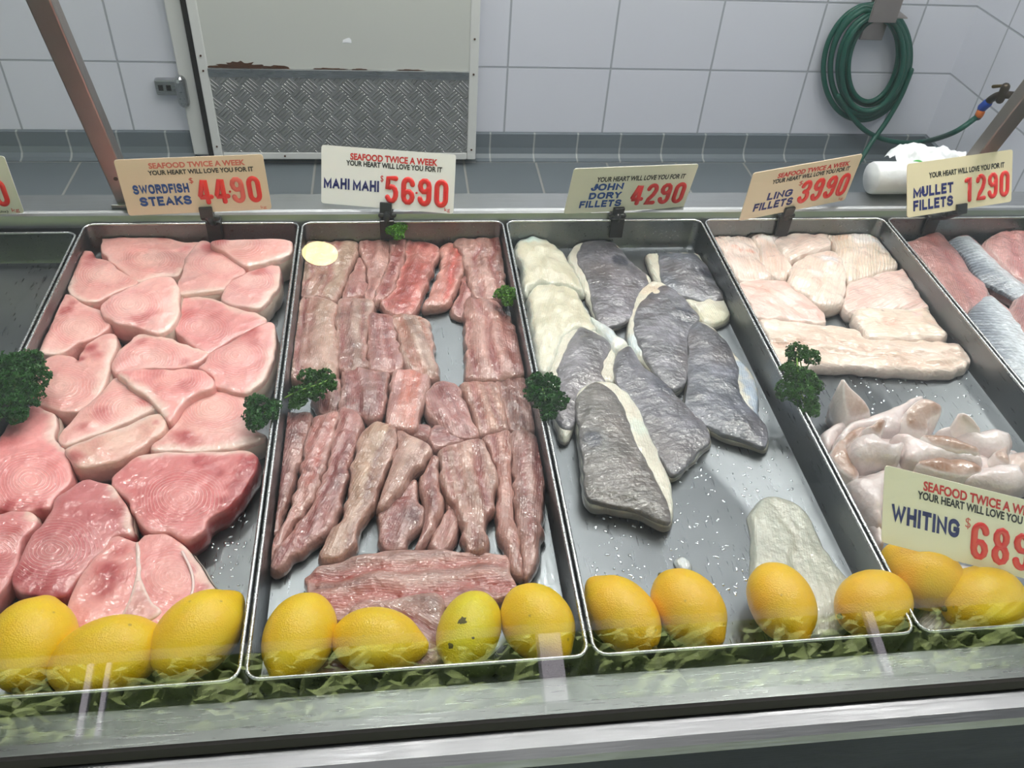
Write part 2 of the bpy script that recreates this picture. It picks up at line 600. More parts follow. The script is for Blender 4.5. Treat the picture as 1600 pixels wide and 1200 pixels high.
# door: jamb, gasket, leaf frame, panel, kick plate, strip
DX0, DX1 = -.646, .284
DY = YW - .085
door = empty('door_1', (DX0, YW, 0), kind='structure')
MB().box(DX0 - .080, DX0 - .026, YW - .035, YW - .001, .02, 2.1, .004).build('jamb', M_DOORFRAME, door)
MB().box(DX0 - .026, DX0 - .001, YW - .05, YW - .001, .012, 2.1).build('gasket', M_SEAL, door)
fr = MB()
fr.box(DX0, DX0 + .032, DY - .004, YW - .006, .030, 2.1, .004)
fr.box(DX1 - .032, DX1, DY - .004, YW - .006, .030, 2.1, .004)
fr.box(DX0 + .032, DX1 - .032, DY - .004, YW - .006, .030, .058, .004)
fr = fr.build('leaf_frame', M_DOORFRAME, door)
sc = MB()
for q in ((DX0 + .016, .08), (DX0 + .016, .35), (DX1 - .016, .07), (DX1 - .016, .35), (-.4, .044), (-.1, .044), (.1, .044), (DX1 - .016, .47), (DX0 + .016, .4)):
    sc.tube([(q[0], DY - .003, q[1]), (q[0], DY - .0065, q[1])], .0035, 8, caps=False)
sc.build('screw', M_RUST, fr)
MB().box(DX0 + .032, DX1 - .032, DY, YW - .01, .355, 2.1).build('panel', M_DOOR, door)
MB().box(DX0 + .032, DX1 - .032, DY - .003, DY + .02, .058, .340).build('kick_plate', M_PLATE, door, origin=None)
MB().box(DX0 + .030, DX1 - .032, DY - .007, DY + .02, .330, .359, .002).build('trim_strip', M_STRIP, door)
rng = random.Random(4)
ru = MB()


def flake(m, cx, cz, rx, rz, y, n=28, seed=1):
    r_ = random.Random(seed)
    ring = []
    for i in range(n):
        a = 2 * PI * i / n
        k = .65 + .5 * r_.random()
        ring.append((cx + rx * k * math.cos(a), y, cz + rz * max(-.25, math.sin(a)) * k))
    m.add([(cx, y - .0012, cz)] + ring + [(q[0], y + .0012, q[2]) for q in ring],
          [[0, 1 + (i + 1) % n, 1 + i] for i in range(n)] + [[1 + i, 1 + (i + 1) % n, 1 + n + (i + 1) % n, 1 + n + i] for i in range(n)])


flake(ru, -.505, .361, .085, .020, DY - .001, 40, 3)
flake(ru, -.40, .361, .05, .009, DY - .001, 20, 5)
flake(ru, -.585, .361, .04, .006, DY - .001, 20, 6)
flake(ru, -.22, .360, .06, .004, DY - .001, 20, 8)
flake(ru, .05, .360, .05, .003, DY - .001, 20, 9)
flake(ru, -.12, .360, .03, .003, DY - .001, 20, 10)
ru.build('rust_patch', M_RUST, door)
cp = MB()
flake(cp, -.155, .452, .017, .016, DY - .0005, 12, 12)
cp.build('bare_chip', simple('white_filler', (244, 246, 250), .5), door)
q0 = PY(268, 137, YW - .03)
br = MB()
br.box(q0[0] - .055, q0[0] + .02, YW - .028, YW - .002, q0[2] - .030, q0[2] + .026, .006)
br.tube([(q0[0] + .035, YW - .04, q0[2] - .045), (q0[0] + .035, YW - .04, q0[2] + .028)], .02, 12)
br = br.build('hinge_bracket', M_STRIP, door)
sl = MB()
for dx in (-.036, -.010):
    sl.box(q0[0] + dx - .008, q0[0] + dx + .008, YW - .0295, YW - .027, q0[2] - .012, q0[2] + .008, .001)
sl.build('slot', M_SEAL, br)

# ------------------------------------------------------------------ counter body, glass, posts
TX = [-.745, -.4465, -.1435, .1565, .4655, .7670, 1.068]      # tray boundaries along the counter
TY0, TY1 = .396, 1.128
ctr = empty('display_counter', (.35, .75, 0), 'long stainless steel fish display counter holding the row of trays', 'counter')
b = MB()
b.box(-1.3, 1.9, .372, 1.19, .55, FZ - .002)
b.box(-1.3, 1.9, .347, .389, FZ - .002, .834, .002)
b.build('deck', M_DECK, ctr)
# back ledge: sloped face, flat top, rounded nose
prof = [(1.131, .842), (1.137, .858), (1.140, .8605), (1.145, .862), (1.190, .862), (1.196, .858), (1.196, .55), (1.131, .55)]
vs_ = [(x, y, z) for x in (-1.3, 1.9) for y, z in prof]
n_ = len(prof)
fs = [[i, (i + 1) % n_, n_ + (i + 1) % n_, n_ + i] for i in range(n_)] + [list(range(n_))[::-1], list(range(n_, 2 * n_))]
link_mesh('back_ledge', vs_, fs, M_LEDGE, ctr, False)
# front sill + fascia
prof = [(.3715, .797), (.346, .797), (.346, .8325), (.338, .8325), (.326, .834), (.318, .8315), (.3145, .825), (.313, .77), (.312, .55), (.3715, .55)]
vs_ = [(x, y, z) for x in (-1.3, 1.9) for y, z in prof]
n_ = len(prof)
fs = [[i, (i + 1) % n_, n_ + (i + 1) % n_, n_ + i] for i in range(n_)] + [list(range(n_))[::-1], list(range(n_, 2 * n_))]
link_mesh('front_sill', vs_, fs, M_FASCIA, ctr, False)
MB().box(-1.3, 1.9, .314, 1.19, .02, .55).build('base_cabinet', M_FASCIA, ctr)
GT = math.radians(38)
gd = np.array([0, math.sin(GT), math.cos(GT)])
gn = np.array([0, -math.cos(GT), math.sin(GT)])
g0 = np.array([.3, .3490, .8350])
MB().obox(g0 + np.array([0, .0, .0]) + gn * .002, (1, 0, 0), gd, gn, 3.2, .007, .0075).build('glass_seal', M_SEAL, ctr)


def gpane():
    m = MB()
    m.obox(g0 + gd * (.0045 + .36), (1, 0, 0), gd, gn, 3.19, .70, .005)
    o = m.build('front_glass', M_GLASS)
    tag(o, 'clear tilted front glass pane leaning back over the whole display', 'glass pane')
    return o


gpane()


def post(px, pxr, ytop_px, label):
    a = P(px[0], px[1], .862)
    o_ = MB()
    wx, wy = .027, .022
    x0 = a[0]
    # direction: leans to the customer side
    d = np.array([0, -math.sin(PL), math.cos(PL)])
    nn = np.array([0, math.cos(PL), math.sin(PL)])
    base = np.array([x0 + wx / 2, 1.170, .866])
    ln = .75
    o_.obox(base + d * (ln / 2 - .01), (1, 0, 0), nn, d, wx, wy, ln, .002)
    r = empty('canopy_post', (base[0], base[1], .862), label, 'post', 'leaning steel posts on the back ledge')
    o_.build('tube', M_POST, r)
    f_ = MB().box(base[0] - wx / 2 - .006, base[0] + wx / 2 + .012, 1.150, 1.190, .8622, .868, .001)
    f_.build('foot_plate', M_LEDGE, r)
    q = MB()
    p_ = base + d * .055 - nn * (wy / 2)
    q.tube([p_, p_ - nn * .0015], .003, 8, caps=False)
    q.build('bolt', M_DARKBRASS, r)


PL = math.radians(19)
post((185, 318), None, None, 'leaning steel post on the back ledge behind the SWORDFISH STEAKS sign')
post((1476, 318), None, None, 'leaning steel post at right behind the MULLET FILLETS sign and bag roll')

# trays
TLAB = ['empty steel tray at far left with no fish visible in it', 'steel tray of pink swordfish steaks', 'steel tray of reddish mahi mahi fillets',
        'steel tray holding grey-skinned john dory fillets', 'steel tray of white ling fillets and a heap of cuttlefish', 'steel tray at far right with silver mullet fillets']


def tray(i):
    g = .0022
    x0, x1 = TX[i] + g, TX[i + 1] - g
    y0, y1 = TY0, TY1
    zr = RZ
    if i == 0:
        y0, y1 = y0, y1 - .022
    t = .0015
    r = .012
    root = empty('display_tray', ((x0 + x1) / 2, (y0 + y1) / 2, FZ - .001), TLAB[i], 'tray', 'stainless steel display trays')

    def ring(x0, x1, y0, y1, z, r, n=5):
        out = []
        for cx, cy, a0 in ((x1 - r, y1 - r, 0), (x0 + r, y1 - r, PI / 2), (x0 + r, y0 + r, PI), (x1 - r, y0 + r, 1.5 * PI)):
            for k in range(n):
                a = a0 + PI / 2 * k / (n - 1)
                out.append((cx + r * math.cos(a), cy + r * math.sin(a), z))
        return out
    rings = [ring(x0, x1, y0, y1, zr - .001, r), ring(x0 + .001, x1 - .001, y0 + .001, y1 - .001, FZ + .004, r), ring(x0 + .004, x1 - .004, y0 + .004, y1 - .004, FZ - .001, r)]
    inner = [ring(x0 + t, x1 - t, y0 + t, y1 - t, zr - .001, r - t), ring(x0 + .0025, x1 - .0025, y0 + .0025, y1 - .0025, FZ + .008, r), ring(x0 + .0045, x1 - .0045, y0 + .0045, y1 - .0045, FZ + .003, r), ring(x0 + .011, x1 - .011, y0 + .011, y1 - .011, FZ + .001, r)]
    m = MB()
    allr = rings[::-1] + inner
    n = len(rings[0])
    vv = [q for a in allr for q in a]
    ff = []
    for a in range(len(allr) - 1):
        for k in range(n):
            l = (k + 1) % n
            ff.append([a * n + k, a * n + l, (a + 1) * n + l, (a + 1) * n + k])
    ff.append([k for k in range(n)][::-1])
    ff.append([(len(allr) - 1) * n + k for k in range(n)])
    m.add(vv, ff)
    o = m.build('pan', M_STEEL, root, True)
    o.data.set_sharp_from_angle(angle=math.radians(50))
    MB().tube(ring(x0 + t * .5, x1 - t * .5, y0 + t * .5, y1 - t * .5, zr, r), .0019, 6, closed=True).build('rolled_rim', M_RIM, root, True)


for i in range(6):
    tray(i)


# ------------------------------------------------------------------ fish pieces
def A(pts):
    return [(x * .3, 330 + y * .3) for x, y in pts]


def B(pts):
    return [(x * .3, 600 + y * .3) for x, y in pts]


def CC(pts):
    return [(400 + x * .3, 330 + y * .3) for x, y in pts]


def D(pts):
    return [(400 + x * .3, 600 + y * .3) for x, y in pts]


def EE(pts):
    return [(780 + x * .3, 330 + y * .3) for x, y in pts]


def F(pts):
    return [(1100 + x * .3125, 330 + y * .3125) for x, y in pts]


def H(pts):
    return [(1200 + x * .25, 560 + y * .25) for x, y in pts]


SEED = [10]


def slab(name, out, z, zb, r, bulge, colf, mat, parent=None, step=.0042, ridge=None, rough=.0012, flare=.002, org=None, jit=.0012):
    """out: pixel outline of the top face; z: height or f(px,py); r: edge rounding; bulge: dome height.
    returns the object and a context dict"""
    SEED[0] += 1
    sd = SEED[0]
    zf = z if callable(z) else (lambda a, b_: z)
    w0 = np.array([P(px, py, zf(px, py) - .5 * r) for px, py in out])
    sp = resample(cr(w0, 10, True), step)
    if np.sum(sp[:, 0] * np.roll(sp[:, 1], -1) - np.roll(sp[:, 0], -1) * sp[:, 1]) < 0:
        sp = sp[::-1]
    nn = len(sp)
    tg = np.roll(sp[:, :2], -1, 0) - np.roll(sp[:, :2], 1, 0)
    tg /= np.linalg.norm(tg, axis=1)[:, None] + 1e-9
    nrm = np.stack([tg[:, 1], -tg[:, 0]], 1)                     # outward for ccw
    s_ = np.arange(nn) * step
    sp[:, :2] += nrm * (vn(s_ * 90, s_ * 0 + sd, sd) * jit)[:, None]
    poly = sp[:, :2]
    # plane through the outline
    Am = np.c_[np.ones(nn), poly]
    pl, *_ = np.linalg.lstsq(Am, sp[:, 2], rcond=None)

    def inside_dist(pts):
        a = poly
        e = np.roll(poly, -1, 0) - a
        d = pts[:, None, :] - a[None]
        t = np.clip((d * e).sum(2) / ((e * e).sum(1) + 1e-15), 0, 1)
        dist = np.sqrt(((d - t[..., None] * e) ** 2).sum(2)).min(1)
        yi, yj = a[:, 1], np.roll(a[:, 1], -1)
        xi, xj = a[:, 0], np.roll(a[:, 0], -1)
        c = ((yi[None] > pts[:, 1:2]) != (yj[None] > pts[:, 1:2])) & (pts[:, 0:1] < (xj - xi)[None] * (pts[:, 1:2] - yi[None]) / ((yj - yi)[None] + 1e-15) + xi[None])
        return (c.sum(1) % 2 == 1), dist
    extra = []
    for fr_ in (.12, .42, .9):
        q = poly - nrm * r * fr_
        ins, ds = inside_dist(q)
        extra.append(q[ins & (ds > r * fr_ * .85)])
    x0, y0 = poly.min(0)
    x1, y1 = poly.max(0)
    gx, gy = np.meshgrid(np.arange(x0, x1, step), np.arange(y0, y1, step * .87))
    gx = gx + (np.arange(gx.shape[0]) % 2)[:, None] * step * .5
    g = np.stack([gx.ravel(), gy.ravel()], 1)
    ins, ds = inside_dist(g)
    extra.append(g[ins & (ds > r * .9 + step * .4)])
    pts = np.vstack([poly] + extra)
    res = delaunay_2d_cdt([Vector(q) for q in pts], [], [list(range(nn))], 1, 1e-6)
    V2 = np.array([[q.x, q.y] for q in res[0]])
    tris = [list(f) for f in res[2]]
    orig = res[3]
    omap = {}
    for i, oo in enumerate(orig):
        for k in oo:
            omap[k] = i
    _, d = inside_dist(V2)
    bidx = [omap[k] for k in range(nn)]
    d[bidx] = 0
    dm = max(d.max(), 1e-4)
    cen = V2.mean(0)
    U, S, Vt = np.linalg.svd(V2 - cen, full_matrices=False)
    ax = Vt[0] if Vt[0][np.argmax(abs(Vt[0]))] > 0 else -Vt[0]
    ay = np.array([-ax[1], ax[0]])
    s = (V2 - cen) @ ax
    t = (V2 - cen) @ ay
    sl, tl = max(abs(s).max(), 1e-4), max(abs(t).max(), 1e-4)
    ctx = dict(x=V2[:, 0], y=V2[:, 1], d=d, dm=dm, s=s / sl, t=t / tl, S=s, T=t, side=np.zeros(len(V2)), seed=sd, cen=cen, z=float(pl[0] + pl[1:] @ cen))
    zz = pl[0] + V2 @ pl[1:]
    rr = np.clip(d / r, 0, 1)
    zz = zz + r * .5 - r * (1 - np.sqrt(1 - (1 - rr) ** 2))
    bb = np.clip(d / dm, 0, 1)
    zz = zz + bulge * (1 - (1 - bb) ** 2)
    zz = zz + rough * vn(V2[:, 0] * 55, V2[:, 1] * 55, sd) * np.minimum(1, d / .006) + rough * .5 * vn(V2[:, 0] * 140, V2[:, 1] * 140, sd + 3) * np.minimum(1, d / .004)
    if ridge is not None:
        zz = zz + ridge(ctx) * np.minimum(1, d / .005)
    verts = [np.c_[V2, zz]]
    faces = tris
    base = len(V2)
    bz = zz[bidx]
    bxy = V2[bidx]
    prev = bidx
    sidev = []
    zbv = np.minimum(bz - .003, zb)
    for fr_, fl in ((.25, .6), (.62, 1.0), (1.0, -.6)):
        ringz = bz + (zbv - bz) * fr_
        rxy = bxy + nrm[:nn] * (flare * fl)
        verts.append(np.c_[rxy, ringz])
        cur = list(range(base, base + nn))
        for k in range(nn):
            l = (k + 1) % nn
            faces.append([prev[k], cur[k], cur[l], prev[l]])
        prev = cur
        base += nn
        sidev.append(np.full(nn, fr_))
    faces.append(prev[::-1])
    allv = np.vstack(verts)
    mx_ = float(np.median(poly[:, 0]))
    ti = int(np.clip(np.searchsorted(TX, mx_) - 1, 0, 5))
    low = allv[:, 2] < RZ + .004
    allv[low, 0] = np.clip(allv[low, 0], TX[ti] + .0055 + .0004 * (sd % 5), TX[ti + 1] - .0055 - .0004 * (sd % 5))
    allv[low, 1] = np.clip(allv[low, 1], TY0 + .005, TY1 - .005)
    k3 = np.concatenate(sidev)
    for key in ('x', 'y'):
        ctx[key] = np.r_[ctx[key], np.tile(bxy[:, 0 if key == 'x' else 1], 3)]
    for key, arr in (('d', d), ('s', ctx['s']), ('t', ctx['t']), ('S', s), ('T', t)):
        ctx[key] = np.r_[arr, np.tile(arr[bidx], 3)]
    ctx['side'] = np.r_[ctx['side'], k3]
    ctx['out'] = np.c_[bxy, bz]
    ctx['nrm'] = nrm
    ctx['zb'] = zbv
    rgb, pat = colf(ctx)
    o = link_mesh(name, allv, faces, mat, parent, True, org)
    me = o.data
    ca = me.attributes.new('col', 'FLOAT_COLOR', 'POINT')
    ca.data.foreach_set('color', np.c_[lin(np.clip(rgb, 0, 255)), np.ones(len(allv))].astype(np.float32).ravel())
    pa = me.attributes.new('pat', 'FLOAT_VECTOR', 'POINT')
    pa.data.foreach_set('vector', pat.astype(np.float32).ravel())
    return o, ctx


def mix(a, b_, k):
    return a + (np.asarray(b_, float) - a) * np.asarray(k)[:, None]


def base_rgb(n, c):
    return np.tile(np.asarray(c, float), (n, 1))


# ---- swordfish steaks
def skin_seq(c, skin, zf):
    pts = c['out']
    idx = []
    for q in skin[:2]:
        w_ = P(q[0], q[1], zf(*q))
        idx.append(int(np.argmin(np.hypot(pts[:, 0] - w_[0], pts[:, 1] - w_[1]))))
    n = len(pts)
    i0, i1 = idx
    fwd = [(i0 + k) % n for k in range((i1 - i0) % n + 1)]
    bwd = [(i1 + k) % n for k in range((i0 - i1) % n + 1)]
    m_ = P(skin[2][0], skin[2][1], zf(*skin[2]))
    return min((fwd, bwd), key=lambda sq: min(np.hypot(pts[i][0] - m_[0], pts[i][1] - m_[1]) for i in sq[len(sq) // 3: 2 * len(sq) // 3 + 1]))


def steak_col(ring, reds, tint, edge=(234, 204, 194), rs=1.0, skin=None, zf=None, side=None):
    rw = np.array([P(ring[0], ring[1], .83)[:2]])

    def f(c):
        n = len(c['x'])
        rgb = base_rgb(n, tint)
        x, y = c['x'], c['y']
        sd = c['seed']
        rgb = rgb + (vn(x * 40, y * 40, sd)[:, None] * np.array([7, 10, 9]))
        dx, dy = x - rw[0, 0], y - rw[0, 1]
        R = np.sqrt(dx ** 2 + (dy * 1.05) ** 2 + (dx * dy) * .5) + vn(x * 70, y * 70, sd + 9) * .0026
        rgb = mix(rgb, np.asarray(tint) + np.array([8, 14, 12]), np.exp(-(R / .016) ** 2))
        rgb = mix(rgb, np.asarray(tint) + np.array([-6, -18, -16]), .8 * np.exp(-((R - .030) / .008) ** 2))
        ew = .0055 + .003 * vn(x * 50, y * 50, sd + 2)
        es = np.full(n, .25)
        if skin:
            o_ = c['out']
            near = np.argmin((x[:, None] - o_[None, :, 0]) ** 2 + (y[:, None] - o_[None, :, 1]) ** 2, 1)
            msk = np.zeros(len(o_))
            msk[skin_seq(c, skin, zf)] = 1
            es = es + .6 * msk[near]
            ew = ew * (1 + .5 * msk[near])
        rgb = mix(rgb, edge, es * (1 - sstep(ew * .4, ew * 1.5, c['d'])))
        for px, py, rad, st in reds:
            w_ = P(px, py, .83)
            dd = np.hypot(x - w_[0], y - w_[1]) * (1 + .4 * vn(x * 90, y * 90, sd + 5))
            stv = vn((x + y) * 190, (x - y) * 60, sd + 6) * .25
            rgb = mix(rgb, (150, 38, 42), np.clip(st * .8 * (1 - sstep(rad * .15, rad, dd)) * (1 + stv), 0, 1))
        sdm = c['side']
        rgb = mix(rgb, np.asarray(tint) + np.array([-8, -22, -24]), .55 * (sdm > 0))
        if side is not None:
            rgb = mix(rgb, side, .8 * (sdm > 0))
        ph = R * 2 * PI / .0036
        stt = np.clip((.42 + .25 * vn(x * 55, y * 55, sd + 12)) * rs * (1 - sstep(.03, .055, R)) * (sdm == 0), 0, 1) * sstep(.002, .007, c['d'])
        return rgb, np.c_[ph, stt, np.zeros(n)]
    return f


def steak(out, ring, z, label, reds=(), skin=None, tint=(226, 160, 156), zb=FZ + .0012, r=.0024, edge=(230, 202, 190), bulge=.002, rs=1.0, jit=.0014, side=None):
    zf = z if callable(z) else (lambda a, b_: z)
    cpx = np.mean(np.array(out), 0)
    cw = P(cpx[0], cpx[1], zf(*cpx))
    root = empty('swordfish_steak', (cw[0], cw[1], zb), label, 'fish steak', 'swordfish steaks in the tray')
    o, c = slab('flesh', out, z, zb, r, bulge, steak_col(ring, reds, tint, edge, rs, skin, zf, side), M_SWORD, root, jit=jit)
    if skin:
        # skin band on one stretch of the side, from pixel point a to pixel point b (through the outward side facing b's middle)
        pts = c['out']
        seq = skin_seq(c, skin, zf)
        vv, ff = [], []
        hs = [(.12, .0012), (.3, .0032), (.65, .0034), (.97, .0008)]
        for j, i in enumerate(seq):
            e = min(1, j / 3, (len(seq) - 1 - j) / 3)
            for hf, of in hs:
                zz = pts[i][2] + (c['zb'][i] - pts[i][2]) * hf
                vv.append((pts[i][0] + c['nrm'][i][0] * (of * e + .0002), pts[i][1] + c['nrm'][i][1] * (of * e + .0002), zz))
        for j in range(len(seq) - 1):
            for k in range(3):
                a = j * 4 + k
                ff.append([a, a + 1, a + 5, a + 4])
        s_ = link_mesh('skin', vv, ff, M_SKINBAND, root, True)
        s_['label'] = 'pale greyish skin edge'
    return root


M_SKINBAND = simple('pale_skin', (204, 184, 170), .35, var=.06, scale=60, coat=.4, bump=.0006, bscale=160)
PK, PALE, DEEP = (224, 164, 156), (228, 178, 168), (206, 122, 124)


def tilt(y0, z0, y1, z1, x0=None, kx=0):
    return lambda px, py: z0 + (z1 - z0) * (py - y0) / (y1 - y0) + (kx * (px - x0) if x0 is not None else 0)


steak(A([(530, 150), (560, 122), (650, 112), (760, 117), (850, 132), (960, 163), (1040, 168), (1000, 225), (960, 290), (925, 340), (880, 345), (800, 352), (715, 372), (620, 305), (570, 258), (530, 210)]),
      (236, 405), .829, 'wide pink swordfish steak at the top left of its tray, under the back rim', [(252, 371, .008, .6), (290, 388, .012, .5)], ((215, 440), (285, 420), (270, 433)), PK)
steak(A([(1105, 158), (1250, 148), (1400, 143), (1500, 150), (1525, 180), (1520, 222), (1450, 255), (1380, 272), (1290, 292), (1240, 272), (1200, 235), (1175, 215), (1120, 187)]),
      (372, 392), tilt(375, .846, 420, .838), 'long narrow swordfish steak in the top right corner of its tray, below the black clip', [(345, 392, .016, .6), (365, 380, .012, .3)], ((388, 418), (457, 385), (450, 408)), PK, edge=(232, 206, 196))
steak(A([(1045, 155), (1090, 160), (1120, 190), (1180, 220), (1230, 260), (1275, 302), (1275, 325), (1220, 350), (1180, 385), (1160, 412), (1080, 422), (1000, 432), (940, 432), (925, 390), (945, 320), (960, 260), (1000, 195)]),
      (347, 420), .835, 'ringed swordfish steak leaning below the narrow corner steak, third along the top row', [(330, 393, .017, .8), (345, 398, .012, .5)], ((284, 457), (347, 455), (310, 462)), (226, 168, 162))
steak(A([(1275, 325), (1340, 300), (1400, 272), (1445, 280), (1460, 330), (1450, 400), (1410, 452), (1360, 505), (1300, 507), (1220, 492), (1155, 462), (1165, 410), (1190, 375), (1230, 350)]),
      (392, 440), .832, 'greyish pink swordfish steak at the right rim, beneath the top right corner steak', [(405, 427, .015, .6)], ((440, 430), (388, 485), (432, 470)), (220, 164, 160))
steak(A([(430, 210), (480, 212), (495, 240), (560, 260), (620, 305), (680, 345), (715, 372), (650, 410), (560, 450), (510, 472), (440, 470), (375, 440), (350, 390), (345, 320), (360, 270), (390, 230)]),
      (165, 430), .830, 'swordfish steak with a red notch at the top left rim of its tray', [(145, 400, .015, .8), (137, 413, .012, .5)], ((104, 430), (150, 472), (118, 466)), PK)
steak(A([(530, 490), (590, 440), (680, 395), (780, 350), (840, 340), (900, 345), (930, 400), (935, 480), (920, 560), (880, 622), (820, 645), (770, 627), (700, 607), (620, 592), (570, 570), (530, 530)]),
      (205, 485), tilt(430, .842, 525, .834), 'oval ringed swordfish steak lying on top in the middle of the second row', [(222, 507, .014, .6), (240, 498, .012, .4)], ((280, 445), (250, 522), (279, 495)), (228, 170, 164))
steak(A([(330, 437), (380, 440), (420, 470), (480, 500), (540, 520), (570, 560), (575, 600), (530, 640), (450, 680), (390, 700), (330, 740), (230, 750), (180, 715), (170, 670), (185, 610), (220, 540), (270, 470)]),
      (125, 512), .829, 'swordfish steak touching the left rim just above the parsley bunch', [(105, 485, .015, .65), (112, 473, .01, .4)], ((60, 500), (105, 553), (65, 548)), PK)
steak(A([(940, 450), (1020, 445), (1110, 455), (1190, 485), (1290, 520), (1370, 545), (1390, 577), (1330, 610), (1260, 645), (1190, 680), (1130, 715), (1085, 747), (1020, 717), (960, 672), (915, 622), (910, 570), (935, 500)]),
      (312, 510), .829, 'deeper pink ringed swordfish steak just below the greyish one at right', [(290, 490, .022, .35), (340, 492, .012, .3)], ((300, 465), (415, 500), (380, 488)), (222, 150, 148))
steak(A([(545, 640), (590, 640), (615, 672), (610, 720), (580, 790), (570, 850), (540, 930), (490, 990), (430, 1040), (350, 1047), (250, 1032), (160, 1000), (145, 970), (165, 900), (200, 822), (240, 772), (310, 749), (380, 757), (410, 785), (415, 750), (440, 710), (500, 660)]),
      (95, 605), .830, 'hook-shaped swordfish steak with a notch, right of the large parsley bunch', [(140, 545, .013, .9), (150, 555, .012, .5), (127, 562, .008, .8)], ((184, 530), (160, 615), (178, 575)), PK)
steak(A([(1310, 618), (1350, 596), (1395, 577), (1425, 590), (1437, 650), (1435, 730), (1410, 820), (1370, 890), (1310, 940), (1250, 957), (1180, 935), (1115, 915), (1110, 870), (1060, 830), (1020, 820), (1070, 790), (1090, 747), (1140, 712), (1230, 667)]),
      (370, 565), tilt(500, .840, 615, .835), 'swordfish steak with a red corner by the right rim, above the small parsley sprig', [(392, 527, .022, .7), (400, 545, .014, .4)], ((430, 515), (385, 618), (425, 580)), (226, 158, 154))
steak(A([(720, 640), (800, 645), (900, 670), (980, 700), (1070, 727), (1088, 752), (1050, 782), (990, 812), (920, 822), (800, 822), (700, 827), (640, 832), (600, 852), (587, 830), (587, 790), (620, 730), (680, 680)]),
      (235, 560), .829, 'fan-shaped swordfish steak in the middle of its tray, below the oval ringed one', [(220, 535, .012, .35), (290, 566, .01, .4)], ((216, 523), (322, 550), (270, 532)), (224, 164, 158))
steak(A([(612, 850), (640, 832), (750, 822), (900, 824), (1010, 824), (1075, 837), (1115, 882), (1110, 922), (1050, 945), (990, 970), (945, 1020), (890, 1097), (865, 1078), (800, 1010), (750, 960), (680, 910)]),
      (275, 600), tilt(577, .842, 655, .838), 'triangular swordfish steak lying point down across the middle of its tray', [(292, 615, .018, .7), (250, 592, .014, .4)], ((184, 586), (262, 650), (220, 615)), (224, 150, 146))
steak(B([(600, -30), (650, -10), (720, 40), (790, 95), (828, 125), (700, 185), (580, 238), (450, 288), (340, 326), (305, 302), (320, 255), (380, 180), (450, 110), (540, 30)]),
      (200, 640), .832, 'diagonal swordfish steak with a dark skin line along its lower edge', [(160, 650, .016, .5), (225, 630, .014, .5), (130, 670, .012, .4)], ((248, 638), (102, 697), (180, 668)), (226, 166, 158))
steak(B([(335, 345), (450, 292), (600, 237), (720, 192), (825, 152), (865, 180), (868, 235), (800, 290), (700, 355), (620, 400), (540, 420), (440, 440), (385, 425), (365, 390)]),
      (190, 690), .834, 'thick chunk of swordfish seen edge on, below the diagonal steak', [(120, 718, .012, .7), (245, 665, .006, .5)], ((100, 703), (258, 646), (180, 672)), (220, 172, 158), edge=(228, 200, 188), rs=.3)
steak(B([(1060, 45), (1130, 38), (1210, 50), (1270, 75), (1310, 150), (1330, 240), (1390, 265), (1370, 292), (1300, 320), (1200, 345), (1050, 354), (900, 357), (780, 347), (830, 290), (880, 245), (930, 180), (980, 100)]),
      (332, 638), .830, 'round ringed swordfish steak left of the small parsley sprig by the right rim', [(290, 682, .014, .85), (300, 690, .016, .45), (275, 678, .01, .4)], ((236, 703), (412, 680), (330, 706)), PK)
steak(B([(165, 112), (240, 140), (295, 170), (300, 220), (290, 270), (310, 310), (350, 360), (375, 420), (378, 490), (350, 540), (300, 590), (260, 640), (180, 662), (80, 667), (0, 650), (-60, 600), (-60, 400), (-40, 330), (20, 250), (80, 170)]),
      (50, 750), .829, 'large pink swordfish steak at the left rim below the parsley bunch', [(15, 690, .02, .3), (10, 790, .012, .8), (60, 797, .010, .9), (35, 792, .010, .7)], ((108, 700), (75, 640), (90, 655)), (232, 152, 150))
steak(B([(580, 507), (640, 440), (720, 372), (850, 357), (1000, 357), (1150, 350), (1270, 347), (1330, 372), (1345, 410), (1310, 500), (1250, 580), (1200, 640), (1100, 700), (1060, 760), (1000, 802), (960, 815), (900, 782), (850, 777), (770, 770), (720, 722), (690, 660), (650, 590)]),
      (285, 780), .831, 'large dark red edged swordfish steak at the right of the lower tray', [(386, 742, .020, 1), (372, 765, .018, 1), (355, 785, .016, .9), (396, 722, .016, .9), (345, 742, .010, .5), (330, 735, .02, .35), (250, 735, .014, .3), (310, 720, .014, .4)], ((218, 708), (398, 706), (300, 703)), (210, 124, 124), side=(146, 46, 48))
steak(B([(450, 497), (530, 512), (580, 522), (630, 580), (670, 640), (690, 720), (682, 790), (600, 795), (560, 850), (480, 930), (420, 1000), (370, 1060), (330, 1112), (250, 1112), (150, 1100), (80, 1080), (65, 1030), (85, 950), (130, 860), (190, 760), (250, 690), (270, 640), (300, 592), (360, 552), (420, 505)]),
      (80, 860), .830, 'dark pink swordfish steak lying lengthwise in the lower left of its tray', [(180, 800, .010, .9), (183, 785, .012, .5), (60, 925, .022, .8), (100, 930, .018, .8), (30, 900, .016, .6)], ((176, 757), (205, 835), (200, 800)), (196, 114, 116), side=(140, 54, 56))
two_lobed = steak([(180, 837), (205, 842), (215, 846), (228, 837), (258, 833), (282, 849), (303, 870), (321, 897), (338, 924), (345, 945), (322, 958), (250, 978), (180, 988), (118, 996), (103, 985), (103, 955), (110, 930), (125, 900), (150, 865)],
      (270, 900), .829, 'two-lobed swordfish steak with a pale central bone, behind the lemons at left', [(172, 890, .018, .8), (165, 920, .018, .6), (185, 860, .014, .5), (318, 920, .010, .8), (300, 890, .008, .4)], ((285, 850), (340, 930), (320, 890)), (226, 152, 148), rs=.5)
